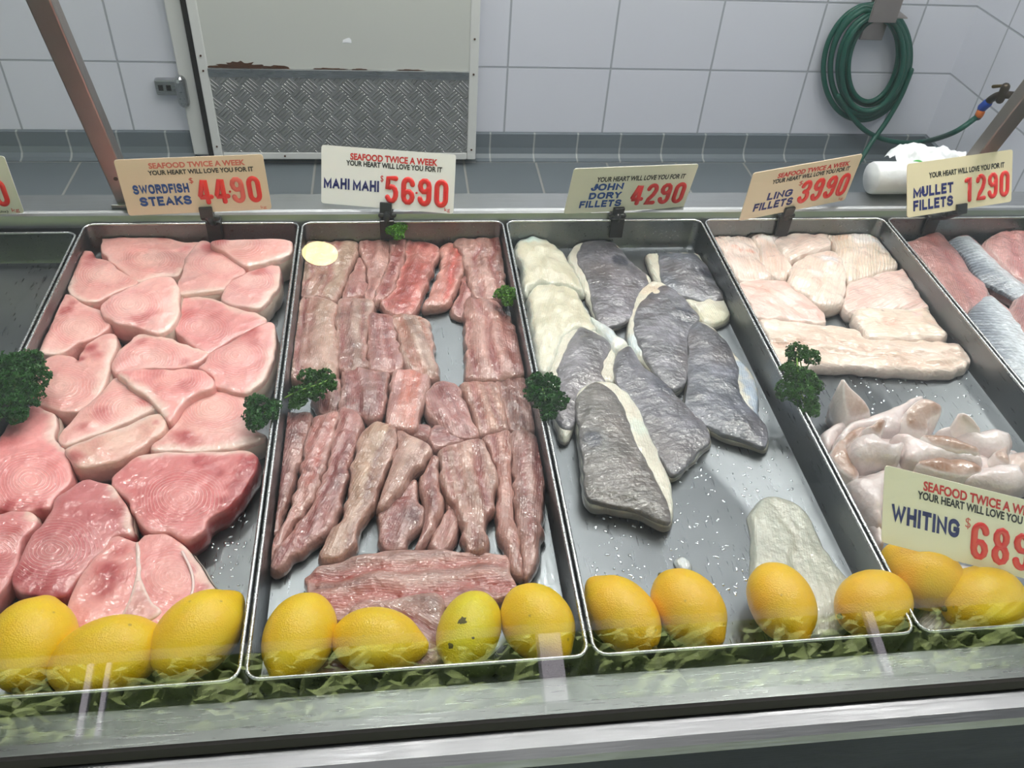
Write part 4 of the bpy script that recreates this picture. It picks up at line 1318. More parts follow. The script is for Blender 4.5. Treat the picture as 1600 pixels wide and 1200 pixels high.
squid(H([(430, 540), (600, 480), (800, 460), (1000, 480), (1250, 540), (1400, 560), (1560, 600), (1620, 700), (1620, 820), (1400, 830), (1100, 820), (800, 830), (600, 900), (480, 780), (420, 650)]), .818, 'flat greyish cuttlefish base layer under the heap', bulge=.012)
squid(H([(320, 490), (400, 422), (480, 400), (500, 430), (440, 505), (400, 570), (350, 577)]), .822, 'small pale cuttlefish end piece at the left rim, leftmost of the heap')
squid(H([(440, 490), (520, 402), (640, 362), (760, 322), (860, 272), (940, 242), (975, 262), (905, 305), (855, 365), (835, 445), (765, 465), (640, 440), (540, 450), (480, 530)]), .840, 'long white cuttlefish sheet stretching up along the back of the heap')
squid(H([(860, 330), (950, 257), (1060, 290), (1082, 320), (1065, 362), (1005, 402), (992, 462), (930, 472), (862, 435)]), tilt(620, .866, 680, .842), 'folded cuttlefish piece with brown underside on top of the heap', .8)
squid(H([(1050, 462), (1180, 422), (1280, 470), (1380, 462), (1480, 482), (1530, 542), (1500, 592), (1400, 602), (1300, 562), (1180, 502)]), .838, 'lobed white cuttlefish piece at the right of the heap', bulge=.012)
squid(H([(960, 482), (1100, 490), (1220, 532), (1312, 572), (1312, 612), (1200, 592), (1050, 562), (985, 520)]), .848, 'brown skinned cuttlefish strip across the top of the heap', .95)
squid(H([(842, 542), (782, 482), (900, 502), (1000, 542), (1100, 572), (1200, 592), (1320, 622), (1340, 682), (1200, 642), (1000, 632), (920, 655), (850, 622)]), .842, 'curved white cuttlefish ring wall between the two brown strips', bulge=.008)
squid(H([(920, 662), (1000, 632), (1150, 630), (1280, 652), (1340, 702), (1300, 735), (1150, 737), (1000, 702)]), .838, 'brown oval cuttlefish strip just above the WHITING sign', .95)
squid(H([(380, 602), (440, 512), (530, 432), (620, 440), (562, 500), (502, 562), (522, 642), (572, 722), (542, 770), (482, 742), (430, 692)]), .836, 'brown inner curl of cuttlefish at the left of the heap', .9)
squid(H([(510, 562), (540, 502), (640, 490), (740, 542), (832, 532), (842, 582), (802, 632), (702, 652), (602, 642), (540, 612)]), .850, 'plump white cuttlefish curl in the middle left of the heap', bulge=.014)
squid(H([(590, 440), (640, 420), (700, 385), (742, 392), (732, 432), (690, 500), (640, 480)]), tilt(655, .862, 685, .846), 'pointed brown cuttlefish flap above the plump white curl', .85)
squid(H([(460, 127), (500, 160), (560, 222), (610, 282), (642, 350), (600, 372), (540, 387), (502, 382), (470, 290)]), tilt(590, .876, 655, .838), 'upright pointed cuttlefish tip standing above the heap', .5, bulge=.004)
squid(H([(1195, 342), (1270, 372), (1332, 462), (1290, 477), (1220, 432), (1197, 392)]), tilt(645, .868, 680, .846), 'small upright brown and white cuttlefish fin at the right of the heap', .6, bulge=.003)
squid(H([(490, 782), (600, 742), (720, 702), (760, 720), (740, 900), (710, 1050), (640, 1010), (600, 952), (512, 832)]), .832, 'large pale cuttlefish tube left of the WHITING sign', bulge=.014)
squid(H([(530, 880), (600, 940), (690, 1050), (730, 1160), (700, 1180), (640, 1080), (570, 970)]), .822, 'greyish cuttlefish piece hanging down by the left rim, below the tube')
squid(H([(1230, 762), (1350, 692), (1500, 682), (1580, 722), (1620, 800), (1500, 835), (1330, 802)]), .834, 'long pale cuttlefish tube behind the right half of the WHITING sign', bulge=.014)
squid(H([(1500, 602), (1620, 600), (1640, 722), (1560, 712), (1520, 692)]), .836, 'pale cuttlefish end at the far right of the heap', .3)
squid(H([(1400, 600), (1470, 560), (1500, 590), (1505, 680), (1450, 665), (1410, 640)]), .840, 'brown cuttlefish scrap beside the lobed white piece', .8)

# whiting fillets at the front of tray 4
WG = 'whiting fillets by the front lemons'
for out, z, lab in (([(1480, 880), (1540, 893), (1590, 915), (1625, 945), (1625, 1000), (1560, 960), (1500, 915)], .822, 'pale whiting fillet under the WHITING sign, right of the lemons'),
                    ([(1440, 955), (1470, 930), (1490, 925), (1500, 985), (1450, 1000), (1436, 985)], .812, 'small whiting end between the two lemons and the tray corner')):
    o_, _c = slab('whiting_fillet', out, z, FZ + .0012, .005, .005, fillet_col((186, 180, 178), (120, 110, 108), ((.2, .2, .5),), 10, (210, 206, 204)), M_WHITE)
    tag(o_, lab, 'fish fillet', WG)

# ---- mullet
UG = 'mullet fillets in the far right tray'


def scales_col(c):
    n = len(c['x'])
    sd = c['seed']
    rgb = base_rgb(n, (196, 202, 208))
    k = sstep(-.35, .75, -c['t'] if sd % 2 else c['t'])
    rgb = mix(rgb, (78, 86, 98), k * .9)
    sc_ = np.sin(c['S'] * 2 * PI / .0068 + np.sin(c['T'] * 2 * PI / .0068) * 1.2) * np.sin(c['T'] * 2 * PI / .0068)
    rgb = rgb + sc_[:, None] * np.array([26, 26, 26]) + vn(c['x'] * 150, c['y'] * 150, sd)[:, None] * 16
    return rgb, np.c_[c['S'] * 900, np.full(n, .3), np.zeros(n)]


def mullet(out, z, label, silver, skin_out=None, base=(192, 124, 120)):
    cpx = np.mean(np.array(out), 0)
    cw = P(cpx[0], cpx[1], .815)
    root = empty('mullet_fillet', (cw[0], cw[1], FZ + .0012), label, 'fish fillet', UG)
    zf = z if callable(z) else (lambda a, b_: z)
    if silver:
        slab('flesh', out, z, FZ + .0012, .006, .004, fillet_col((200, 150, 146), MS_, (), 8), M_MAHI, root)
        c0 = np.array(cpx)
        so = [tuple(c0 + (np.array(q) - c0) * .985) for q in out]
        s_, _ = slab('skin', so, lambda a, b_: zf(a, b_) + .003, zf(*cpx) - .003, .002, .007, scales_col, M_SILVER, root, step=.003, flare=.0003)
        s_['label'] = 'silver scaled skin'
    else:
        slab('flesh', out, z, zf(*cpx) - .008, .005, .006, fillet_col(base, (150, 60, 62), ((.0, .15, .5), (-.5, .2, .3)), 14, (216, 160, 152), (220, 190, 186)), M_MAHI, root, ridge=groove(((.0, .15, .5),), .002))
        c0 = np.array(cpx)
        so = [tuple(c0 + (np.array(q) - c0) * 1.012) for q in out]
        s_, _ = slab('skin', so, lambda a, b_: zf(a, b_) - .008, FZ + .0012, .003, .0, scales_col, M_SILVER, root, flare=.0005)
        s_['label'] = 'grey skin edge underneath'
    return root


mullet(F([(1220, 152), (1300, 122), (1360, 152), (1450, 242), (1550, 332), (1630, 400), (1630, 490), (1560, 445), (1450, 385), (1390, 352), (1340, 302), (1290, 222)]), .822, 'silver scaled mullet fillet between the two pink ones at the top', True)
mullet(F([(1295, 552), (1340, 482), (1420, 422), (1500, 472), (1560, 532), (1640, 620), (1640, 860), (1560, 822), (1480, 772), (1400, 682), (1330, 602)]), .824, 'large silver mullet fillet in the middle of its tray, skin up', True)
mullet(F([(1510, 812), (1560, 850), (1640, 900), (1640, 960), (1580, 900), (1530, 850)]), .820, 'white bellied mullet fillet at the bottom of its tray', True)
mullet(F([(1000, 170), (1060, 142), (1140, 108), (1190, 120), (1220, 152), (1290, 232), (1340, 312), (1400, 362), (1425, 412), (1400, 460), (1330, 502), (1300, 542), (1260, 492), (1200, 402), (1140, 322), (1080, 242)]), .826, 'pink mullet fillet flesh up in the top left of its tray', False, base=(172, 114, 108))
mullet(F([(1400, 162), (1470, 107), (1560, 95), (1640, 150), (1640, 360), (1560, 332), (1500, 282), (1440, 212)]), .828, 'pink mullet fillet flesh up at the top right of its tray', False, base=(178, 124, 120))
mullet(F([(1530, 512), (1570, 432), (1660, 400), (1660, 650), (1580, 602)]), .830, 'dark pink mullet fillet at the right edge, across the large silver one', False, base=(146, 92, 90))


# ------------------------------------------------------------------ water drops on the bare steel
def drops(n, box, seed, label):
    r_ = random.Random(seed)
    m = MB()
    for _ in range(n):
        q = P(r_.uniform(box[0], box[2]), r_.uniform(box[1], box[3]), FZ + .001)
        ra = r_.uniform(.0008, .0019)
        el, an = r_.uniform(1, 2.2), r_.uniform(0, PI)
        rings = []
        for fr_, h in ((1, 0), (.8, .45), (.4, .8)):
            rings.append([q + np.array([math.cos(an) * math.cos(t) * ra * el * fr_ - math.sin(an) * math.sin(t) * ra * fr_, math.sin(an) * math.cos(t) * ra * el * fr_ + math.cos(an) * math.sin(t) * ra * fr_, ra * .55 * h])
                          for t in np.linspace(0, 2 * PI, 8, endpoint=False)])
        vv_ = [p for g in rings for p in g] + [q + np.array([0, 0, ra * .52])]
        ff_ = [[a * 8 + k, a * 8 + (k + 1) % 8, (a + 1) * 8 + (k + 1) % 8, (a + 1) * 8 + k] for a in range(2) for k in range(8)] + [[16 + k, 16 + (k + 1) % 8, 24] for k in range(8)]
        m.add(vv_, ff_)
    o = m.build('water_drops', M_DROP, None, True)
    tag(o, label, 'water drops', kind='stuff')


M_DROP, _n, _b = nt('water')
_b.inputs['Base Color'].default_value = C4(190, 196, 200)
_b.inputs['Metallic'].default_value = .9
_b.inputs['Roughness'].default_value = .08
drops(170, (925, 730, 1180, 930), 3, 'water drops on the bare floor of the john dory tray')
drops(60, (1060, 620, 1240, 770), 5, 'water drops below the large john dory fillet by the right wall')
drops(70, (1330, 585, 1560, 650), 7, 'water drops on the bare strip between long ling fillet and heap')
drops(50, (330, 800, 385, 930), 9, 'water drops on bare steel beside the dark red edged swordfish steak')

# ------------------------------------------------------------------ lemons
def lemon(c, tip, a_px, b_px, label, mat=M_LEMON, scar=None, nip=1.0, spots=()):
    """c: pixel centre, tip: pixel towards which the nipple points"""
    SEED[0] += 1
    rs_ = random.Random(SEED[0])
    zc = FZ + .001
    q = P(c[0], c[1], .83)
    dist = np.linalg.norm(q - EYE)
    b_ = b_px / FPX * dist
    a_ = a_px / FPX * dist
    zc = FZ + .0012 + b_ * .99
    cen = P(c[0], c[1], zc)
    e = P(tip[0], tip[1], zc) - cen
    ax = e / np.linalg.norm(e)
    up = np.array([0, 0, 1.0])
    side = np.cross(up, ax)
    side /= np.linalg.norm(side)
    prof = []
    N = 26
    for i in range(N + 1):
        th = PI * i / N
        s = -math.cos(th)
        r = max(0.0, math.sin(th)) ** .92
        s2 = s
        if s > .82:
            k = (s - .82) / .18
            s2 = s + .16 * nip * k * k
            r = r * (1 - .12 * k) + .0
            r = max(r, .22 * nip * math.sqrt(max(0, 1 - k ** 3)))
        if s < -.88:
            k = (-s - .88) / .12
            s2 = s - .04 * k
        prof.append((s2 * a_, r * b_))
    root = empty('lemon', (cen[0], cen[1], FZ + .0012), label, 'lemon', 'lemons along the front of the trays')
    vv, ff = [], []
    G = 32
    for i, (s, r) in enumerate(prof):
        for k in range(G):
            an = 2 * PI * k / G
            wob = 1 + .018 * math.sin(2 * an + SEED[0]) + .012 * math.sin(3 * an + i * .2 + SEED[0])
            vv.append(cen + ax * s + (side * math.cos(an) + up * math.sin(an)) * r * wob)
    for i in range(N):
        for k in range(G):
            l = (k + 1) % G
            ff.append([i * G + k, (i + 1) * G + k, (i + 1) * G + l, i * G + l])
    ff.append([k for k in range(G)])
    ff.append([N * G + k for k in range(G)][::-1])
    zmin = min(v[2] for v in vv)
    back = max(0.0, TY0 + .0045 - min(v[1] for v in vv))
    vv = [v + np.array([0, back, FZ + .0014 - zmin]) for v in vv]
    cen = cen + np.array([0, back, 0])
    o = link_mesh('peel', vv, ff, mat, root, True)
    st = MB()
    pb = cen - ax * (a_ * 1.03) + np.array([0, 0, FZ + .0014 - zmin])
    st.tube([pb + ax * .002, pb - ax * .0012], [.0036, .0026], 10)
    st.build('stem_scar', M_SCAR, root, True)
    if spots:
        for sx, sy, sr in spots:
            d = ray(sx, sy)
            # intersect with the ellipsoid
            c2 = cen + np.array([0, 0, FZ + .0014 - zmin])
            Mx = np.stack([ax / a_, side / b_, up / b_])
            oo = Mx @ (EYE - c2)
            dd = Mx @ d
            qa, qb, qc = dd @ dd, 2 * oo @ dd, oo @ oo - 1
            disc = qb * qb - 4 * qa * qc
            if disc <= 0:
                continue
            t = (-qb - math.sqrt(disc)) / (2 * qa)
            hp = EYE + d * t
            nr = Mx.T @ (Mx @ (hp - c2))
            nr /= np.linalg.norm(nr)
            u_ = np.cross(nr, [0, 0, 1.0])
            u_ /= np.linalg.norm(u_)
            v_ = np.cross(nr, u_)
            m = MB()
            n = 12
            ring = [hp + (u_ * math.cos(2 * PI * i / n) + v_ * math.sin(2 * PI * i / n)) * sr * (.7 + .5 * rs_.random()) - nr * .0004 for i in range(n)]
            m.add([hp + nr * .0009] + ring, [[0, 1 + i, 1 + (i + 1) % n] for i in range(n)])
            m.build('brown_blemish', M_SCAR, o, True)
    return root


lemon((50, 1006), (76, 935), 62, 54, 'lemon with a pointed top at the far left, in front of the swordfish')
lemon((168, 1029), (245, 1003), 72, 53, 'lemon with its nipple pointing right, second from the left')
lemon((310, 992), (372, 935), 70, 54, 'lemon by the right front corner of the swordfish tray')
lemon((468, 1004), (438, 1066), 66, 52, 'leftmost lemon in the mahi mahi tray, nipple pointing down', M_LEMON)
lemon((590, 1004), (664, 1012), 66, 50, 'plump lemon lying sideways in the mahi mahi tray, second from its left', M_LEMON)
lemon((733, 984), (708, 1044), 62, 47, 'greenish lemon with dark brown spots in the mahi mahi tray', lemon_mat('lemon_peel_green', (222, 204, 24)), spots=((724, 970, .005), (738, 997, .006), (705, 1010, .004)))
lemon((840, 972), (885, 1028), 62, 52, 'smooth yellow lemon at the right front corner of the mahi mahi tray', M_LEMON)
lemon((972, 960), (926, 912), 66, 48, 'orange-yellow lemon leftmost in the john dory tray, nipple up', M_LEMONO)
lemon((1075, 950), (1118, 1000), 62, 50, 'lemon second from the left in the john dory tray, nub at lower right', M_LEMONO)
lemon((1220, 942), (1250, 1000), 60, 47, 'lemon standing over the end of the translucent fillet', M_LEMONO)
lemon((1364, 945), (1420, 925), 55, 47, 'round lemon showing its stem scar, right front corner of the john dory tray', M_LEMONO, nip=.4)
lemon((1440, 898), (1497, 928), 56, 45, 'orange-yellow lemon touching the lower edge of the WHITING sign', M_LEMONO, nip=.4)
lemon((1538, 942), (1596, 930), 57, 46, 'rough bright yellow lemon at the far right, in front of the WHITING sign', M_LEMON, nip=.3)


# ------------------------------------------------------------------ parsley
def parsley(blobs, stems, z, label, mat=M_LEAF, dens=1.0):
    """blobs: (px,py,rpx,dz); stems: list of pixel polylines"""
    SEED[0] += 1
    rs_ = random.Random(SEED[0])
    cpx = np.mean(np.array([q[:2] for q in blobs]), 0)
    cw = P(cpx[0], cpx[1], z)
    root = empty('parsley_sprig', (cw[0], cw[1], z), label, 'parsley', 'parsley garnish on the trays')
    m = MB()
    for s in stems:
        pts = [P(a, b_, z + h) for a, b_, h in s]
        m.tube(cr(pts, 5), .0011, 6)
    core = P(cpx[0], cpx[1], z + .004)
    for q in blobs:
        w_ = P(q[0], q[1], z + q[3])
        m.tube([core, (core + w_) / 2 + np.array([0, 0, .004]), w_], .0009, 5)
    m.build('stem', M_STEM, root, True)
    for px, py, rp, dz in blobs:
        w_ = P(px, py, z + dz)
        R = rp / FPX * np.linalg.norm(w_ - EYE)
        lf = MB()
        n = int(dens * (26 + (R / .0045) ** 2 * 4))
        for i in range(n):
            d = np.array([rs_.gauss(0, 1), rs_.gauss(0, 1), rs_.gauss(.25, .8)])
            d /= np.linalg.norm(d)
            rad = R * (.35 + .65 * rs_.random() ** .5)
            p = w_ + d * rad * np.array([1, 1, .75])
            p[2] = max(p[2], z + .0005 + .001 * rs_.random())
            nrm = d + np.array([rs_.gauss(0, .5), rs_.gauss(0, .5) - .2, rs_.gauss(.5, .5)])
            nrm /= np.linalg.norm(nrm)
            u = np.cross(nrm, [rs_.gauss(0, 1), rs_.gauss(0, 1), rs_.gauss(0, 1)])
            u /= np.linalg.norm(u) + 1e-9
            v = np.cross(nrm, u)
            sz = .0034 + .0022 * rs_.random()
            K = 11
            ring = []
            for k in range(K):
                an = -2.5 + 5.0 * k / (K - 1)
                lob = (1.0 if k % 2 == 0 else .62) * (.85 + .3 * rs_.random())
                rr = sz * lob * (1 - .18 * abs(an) / 2.5)
                ring.append(p + (u * math.cos(an) + v * math.sin(an)) * rr + nrm * sz * (.35 if k % 2 else -.15) * (1 + .4 * rs_.random()))
            lf.add([p - u * sz * .3] + ring, [[0, 1 + k, 2 + k] for k in range(K - 1)])
        lf.build('leaf_cluster', mat, root, False)
    return root


parsley([(12, 572, 22, .02), (42, 566, 22, .022), (20, 600, 28, .026), (50, 590, 22, .022), (14, 632, 24, .018), (46, 618, 20, .016), (-14, 600, 26, .02), (25, 648, 14, .012)], [[(20, 640, .012), (10, 600, .02), (30, 575, .024)]], .838,
        'large dark green parsley bunch at the far left edge, beside the swordfish', M_LEAFD, 1.2)
parsley([(400, 630, 17, .008), (418, 645, 15, .01), (402, 660, 15, .006), (428, 634, 11, .012), (392, 648, 12, .006)], [[(405, 668, .003), (412, 648, .01), (420, 632, .012)]], .846, 'small dark parsley sprig on the rim between swordfish and mahi mahi', M_LEAFD)
parsley([(508, 590, 16, .012), (482, 590, 16, .010), (470, 618, 18, .006), (492, 612, 16, .01), (515, 602, 12, .012), (463, 630, 11, .003)], [[(443, 623, .004), (465, 612, .012), (505, 598, .016), (515, 592, .016)]], .830, 'yellow-green parsley with a long stem lying on the mahi mahi', M_LEAF)
parsley([(614, 360, 10, .006), (626, 356, 9, .008), (622, 366, 9, .003)], [[(618, 370, .0), (620, 358, .006)]], .836, 'small parsley tuft at the back rim by the mahi mahi clip', parsley_mat('parsley_leaf_bright', (84, 138, 36)))
parsley([(783, 461, 11, .006), (798, 459, 11, .008), (792, 470, 10, .004), (790, 455, 9, .008)], [[(790, 472, .0), (792, 460, .006)]], .838, 'tiny parsley tuft on the right rim of the mahi mahi tray', parsley_mat('parsley_leaf_fresh', (80, 124, 34)))
parsley([(838, 596, 16, .012), (858, 600, 18, .014), (850, 624, 20, .012), (872, 626, 16, .012), (858, 645, 14, .006), (832, 614, 14, .01)], [[(850, 655, .0), (852, 625, .012), (845, 600, .014)]], .850, 'dark parsley sprig on the rim between mahi mahi and john dory', M_LEAFD)
parsley([(1246, 550, 18, .03), (1268, 558, 13, .03), (1236, 580, 17, .02), (1258, 592, 20, .02), (1230, 610, 18, .012), (1256, 616, 22, .012), (1270, 604, 16, .014), (1266, 638, 16, .004)], [[(1262, 645, .0), (1250, 605, .018), (1245, 560, .03)]], .846,
        'tall parsley sprig on the rim between john dory and ling', M_LEAF)

# ------------------------------------------------------------------ price signs
_tcache = {}


def text_geo(s, bold):
    key = (s, bold)
    if key in _tcache:
        return _tcache[key]
    cu = bpy.data.curves.new('lettering', 'FONT')
    cu.body = s
    cu.size = 1
    cu.offset = bold
    cu.resolution_u = 3
    ob = bpy.data.objects.new('lettering', cu)
    col.objects.link(ob)
    dg = bpy.context.evaluated_depsgraph_get()
    me = bpy.data.meshes.new_from_object(ob.evaluated_get(dg))
    v = np.array([q.co[:] for q in me.vertices])
    f = [list(p.vertices) for p in me.polygons]
    bpy.data.objects.remove(ob)
    bpy.data.curves.remove(cu)
    bpy.data.meshes.remove(me)
    mn, mx = v.min(0), v.max(0)
    v = (v - mn) / np.maximum(mx - mn, 1e-6)
    _tcache[key] = (v, f)
    return v, f


LET = None


def block_text(word, BL, U, V, nn, u0, u1, v0, v1, weight=.25, gap=.13):
    """heavy sans capitals drawn as flat ribbons; returns verts, faces"""
    global LET
    if LET is None:
        O_ = arc(.5, .68, .5, .32, 0, 180) + arc(.5, .32, .5, .32, 180, 360) + [(1, .68)]
        LET = {
            'A': [[(0, 0), (.5, 1), (1, 0)], [(.2, .3), (.8, .3)]], 'D': [[(0, 0), (0, 1), (.5, 1)] + arc(.5, .5, .5, .5, 90, -90) + [(0, 0)]],
            'E': [[(1, 1), (0, 1), (0, 0), (1, 0)], [(0, .52), (.85, .52)]], 'F': [[(1, 1), (0, 1), (0, 0)], [(0, .5), (.85, .5)]],
            'H': [[(0, 0), (0, 1)], [(1, 0), (1, 1)], [(0, .5), (1, .5)]], 'I': [[(.5, 0), (.5, 1)]], 'J': [[(1, 1), (1, .3)] + arc(.5, .3, .5, .3, 0, -180)],
            'K': [[(0, 0), (0, 1)], [(1, 1), (.05, .42)], [(.35, .6), (1, 0)]], 'L': [[(0, 1), (0, 0), (1, 0)]],
            'M': [[(0, 0), (0, 1), (.5, .12), (1, 1), (1, 0)]], 'N': [[(0, 0), (0, 1), (1, 0), (1, 1)]], 'O': [O_],
            'R': [[(0, 0), (0, 1), (.6, 1)] + arc(.6, .74, .4, .26, 90, -90) + [(0, .48)], [(.5, .48), (1, 0)]],
            'S': [arc(.5, .75, .46, .25, 20, 270) + arc(.5, .26, .5, .26, 90, -160)], 'T': [[(0, 1), (1, 1)], [(.5, 1), (.5, 0)]],
            'U': [[(0, 1), (0, .3)] + arc(.5, .3, .5, .3, 180, 360) + [(1, 1)]], 'W': [[(0, 1), (.25, 0), (.5, .9), (.75, 0), (1, 1)]],
            'Y': [[(0, 1), (.5, .48), (1, 1)], [(.5, .48), (.5, 0)]], 'G': [arc(.5, .68, .5, .32, 25, 180) + arc(.5, .32, .5, .32, 180, 360) + [(1, .45), (.62, .45)]]}
    wd = {'I': .0, 'M': .82, 'W': 1.0, 'L': .48, 'E': .5, 'F': .48, 'J': .46, ' ': .2, 'G': .74, 'O': .7, 'D': .64, 'R': .64, 'S': .64, 'A': .7, 'U': .62, 'N': .64, 'H': .6}
    hw = weight / 2
    x = 0.0
    strokes = []
    for ch in word:
        w_ = wd.get(ch, .56)
        for path in LET.get(ch, []):
            strokes.append([(x + hw + a * w_, hw + b2 * (1 - weight)) for a, b2 in path])
        x += w_ + weight + gap if ch != ' ' else w_ + gap
    total = x - gap
    W, Hh = np.linalg.norm(U) * (u1 - u0), np.linalg.norm(V) * (v1 - v0)
    un, vv_ = U / np.linalg.norm(U), V / np.linalg.norm(V)
    o0 = BL + U * u0 + V * (1 - v1) + nn * .0004
    m = MB()

    def W3(a, b2):
        return o0 + un * (a / total * W) + vv_ * (b2 * Hh)
    for st in strokes:
        p = np.array(st)
        if len(p) == 2 and abs(p[0] - p[1]).sum() < 1e-6:
            continue
        # mitred ribbon
        d = np.diff(p, axis=0)
        d = d / (np.linalg.norm(d, axis=1)[:, None] + 1e-9)
        nr = np.stack([-d[:, 1], d[:, 0]], 1)
        L, Rr = [], []
        for i in range(len(p)):
            a = nr[max(i - 1, 0)]
            b2 = nr[min(i, len(nr) - 1)]
            q = a + b2
            q = q / (np.linalg.norm(q) + 1e-9)
            k = hw / max(.45, q @ b2)
            e = np.zeros(2)
            if i == 0:
                e = -d[0] * hw
            if i == len(p) - 1:
                e = d[-1] * hw
            L.append(W3(*np.clip(p[i] + q * k + e, [-9, 0], [99, 1])))
            Rr.append(W3(*np.clip(p[i] - q * k + e, [-9, 0], [99, 1])))
        n = len(p)
        m.add(L + Rr, [[i, n + i, n + i + 1, i + 1] for i in range(n - 1)])
    return m.v, m.f


def arc(cx, cy, rx, ry, a0, a1, n=10):
    return [(cx + rx * math.cos(math.radians(a0 + (a1 - a0) * i / n)), cy + ry * math.sin(math.radians(a0 + (a1 - a0) * i / n))) for i in range(n + 1)]


DIG = {
    '0': [arc(.28, .70, .17, .19, 0, 180) + arc(.28, .30, .17, .19, 180, 360) + [(.45, .70)]],
    '1': [[(.14, .80), (.24, .84), (.32, .89), (.32, .11)]],
    '2': [arc(.28, .70, .17, .19, 170, -20) + [(.38, .48), (.22, .28), (.11, .11), (.46, .11)]],
    '3': [arc(.27, .70, .17, .19, 165, -75) + [(.24, .51)], [(.24, .51)] + arc(.27, .31, .18, .20, 80, -165)],
    '4': [[(.36, .11), (.36, .89), (.28, .89), (.09, .34), (.09, .30), (.50, .30)]],
    '5': [[(.43, .89), (.15, .89), (.13, .52)] + arc(.28, .36, .17, .25, 125, -150)],
    '6': [arc(.28, .70, .17, .19, 10, 180) + arc(.28, .30, .17, .19, 180, 540) + [(.11, .36)]],
    '8': [arc(.28, .70, .15, .19, -90, 270), arc(.28, .30, .17, .19, 90, 450)],
    '9': [arc(.28, .30, .17, .19, 190, 360) + arc(.28, .70, .17, .19, 0, 360) + [(.45, .64)]],
}


def sign(BL, BR, TL, card, label, lines, digits, dbox, W=None, dmat=None, dot=False, clip=None):
    BL, BR, TL = [np.array(q, float) for q in (BL, BR, TL)]
    U, V = BR - BL, TL - BL
    W, Hh = np.linalg.norm(U), np.linalg.norm(V)
    un, vn_ = U / W, V / Hh
    nn = np.cross(un, vn_)
    nn /= np.linalg.norm(nn)
    base = BL + U * .5
    root = empty('price_sign', base, label, 'price sign', 'price signs on the trays')
    # card with rounded corners
    r = .004
    th = .0012
    ring = []
    for cx, cy, a0 in ((W - r, Hh - r, 0), (r, Hh - r, 90), (r, r, 180), (W - r, r, 270)):
        for k in range(5):
            a = math.radians(a0 + 22.5 * k)
            ring.append((cx + r * math.cos(a), cy + r * math.sin(a)))
    n = len(ring)
    vv = [BL + un * a + vn_ * c for a, c in ring] + [BL + un * a + vn_ * c - nn * th for a, c in ring]
    ff = [list(range(n)), list(range(n, 2 * n))[::-1]] + [[i, n + i, n + (i + 1) % n, (i + 1) % n] for i in range(n)]
    cardo = link_mesh('card', vv, ff, card, root, False)
    for nm, s, u0, u1, v0, v1, m, bold in lines:
        if nm == 'product_name':
            g, f = block_text(s, BL, U, V, nn, u0, u1, v0, v1)
            link_mesh(nm, g, f, m, cardo, False)
            continue
        g, f = text_geo(s, bold)
        pts = [BL + U * (u0 + (u1 - u0) * q[0]) + V * (1 - v1 + (v1 - v0) * q[1]) + nn * .0004 for q in g]
        link_mesh(nm, pts, f, m, cardo, False)
    u0, u1, v0, v1 = dbox
    k = len(digits)
    cw = (u1 - u0) / k
    for i, ch in enumerate(digits):
        if ch == ' ':
            continue
        m = MB()
        sx, sy = cw * W * .88, (v1 - v0) * Hh
        o0 = BL + U * (u0 + cw * i) + V * (1 - v1) + nn * .0003
        rr = .10 * min(sx / .56, sy)
        for path in DIG[ch]:
            path = np.array(path)
            path[:, 0] = (path[:, 0]) / .56
            pts = [o0 + un * (a * sx) + vn_ * (c * sy) for a, c in path]
            m.tube(pts, rr, 10, flat=(nn, .55))
        mt = (dmat or {}).get(i, M_RED)
        m.build('price_digit', mt, cardo, True)
    if dot:
        m = MB()
        c = BL + U * (u0 + cw * 2 - .004) + V * (1 - (v0 + v1) / 2 - .02) + nn * .0004
        m.tube([c, c + nn * .0012], .0016, 8)
        m.build('price_point', M_REDINK, cardo, True)
    # clip standing on the back rim
    if clip is not None:
        cb = BL + U * clip
        rim_y = TY1
        cx = cb[0]
        rc = empty('sign_clip', (cx, rim_y, RZ - .03), clip_label(label), 'clip', 'black plastic sign clips')
        j = MB()
        j.obox(cb + vn_ * .003 + nn * .003, un, vn_, nn, .018, .012, .005, .001)
        j.obox(cb + vn_ * .003 - nn * .0045, un, vn_, nn, .018, .012, .005, .001)
        j.obox(cb - vn_ * .0045 - nn * .001, un, vn_, nn, .018, .005, .012, .001)
        j.build('jaw', M_BLACK, rc)
        a = MB()
        p1 = cb - vn_ * .004
        p2 = np.array([cx, rim_y - .004, RZ + .004])
        a.tube([p1, (p1 + p2) / 2 + np.array([0, -.002, 0]), p2], [.005, .0062, .006], 10)
        a.tube([p1 * .6 + p2 * .4 + np.array([-.008, 0, 0]), p1 * .6 + p2 * .4 + np.array([.010, 0, 0])], .0045, 10)
        a.build('swivel_arm', M_BLACK, rc, True)
        g = MB()
        g.box(cx - .0105, cx + .0105, rim_y - .009, rim_y - .0037, RZ - .026, RZ + .006, .0012)
        g.box(cx - .0105, cx + .0105, rim_y + .0003, rim_y + .0045, RZ - .006, RZ + .006, .001)
        g.box(cx - .0105, cx + .0105, rim_y - .009, rim_y + .0045, RZ + .0022, RZ + .007, .001)
        g.build('clamp', M_BLACK, rc)
    return root


def clip_label(label):
    return 'black plastic clip holding the ' + label.split('reading ')[1].split(' at ')[0].split(',')[0] + ' sign'


def scaled(q, k):
    q = np.array(q, float)
    return EYE + (q - EYE) * k


SE, YH = 'SEAFOOD TWICE A WEEK', 'YOUR HEART WILL LOVE YOU FOR IT'


def corners(bl, br, up, k, W=.21, ratio=2.4):
    BL, BR = scaled(bl, k), scaled(br, k)
    return BL, BR, BL + np.array(up, float) / np.linalg.norm(up) * (W * k / ratio)


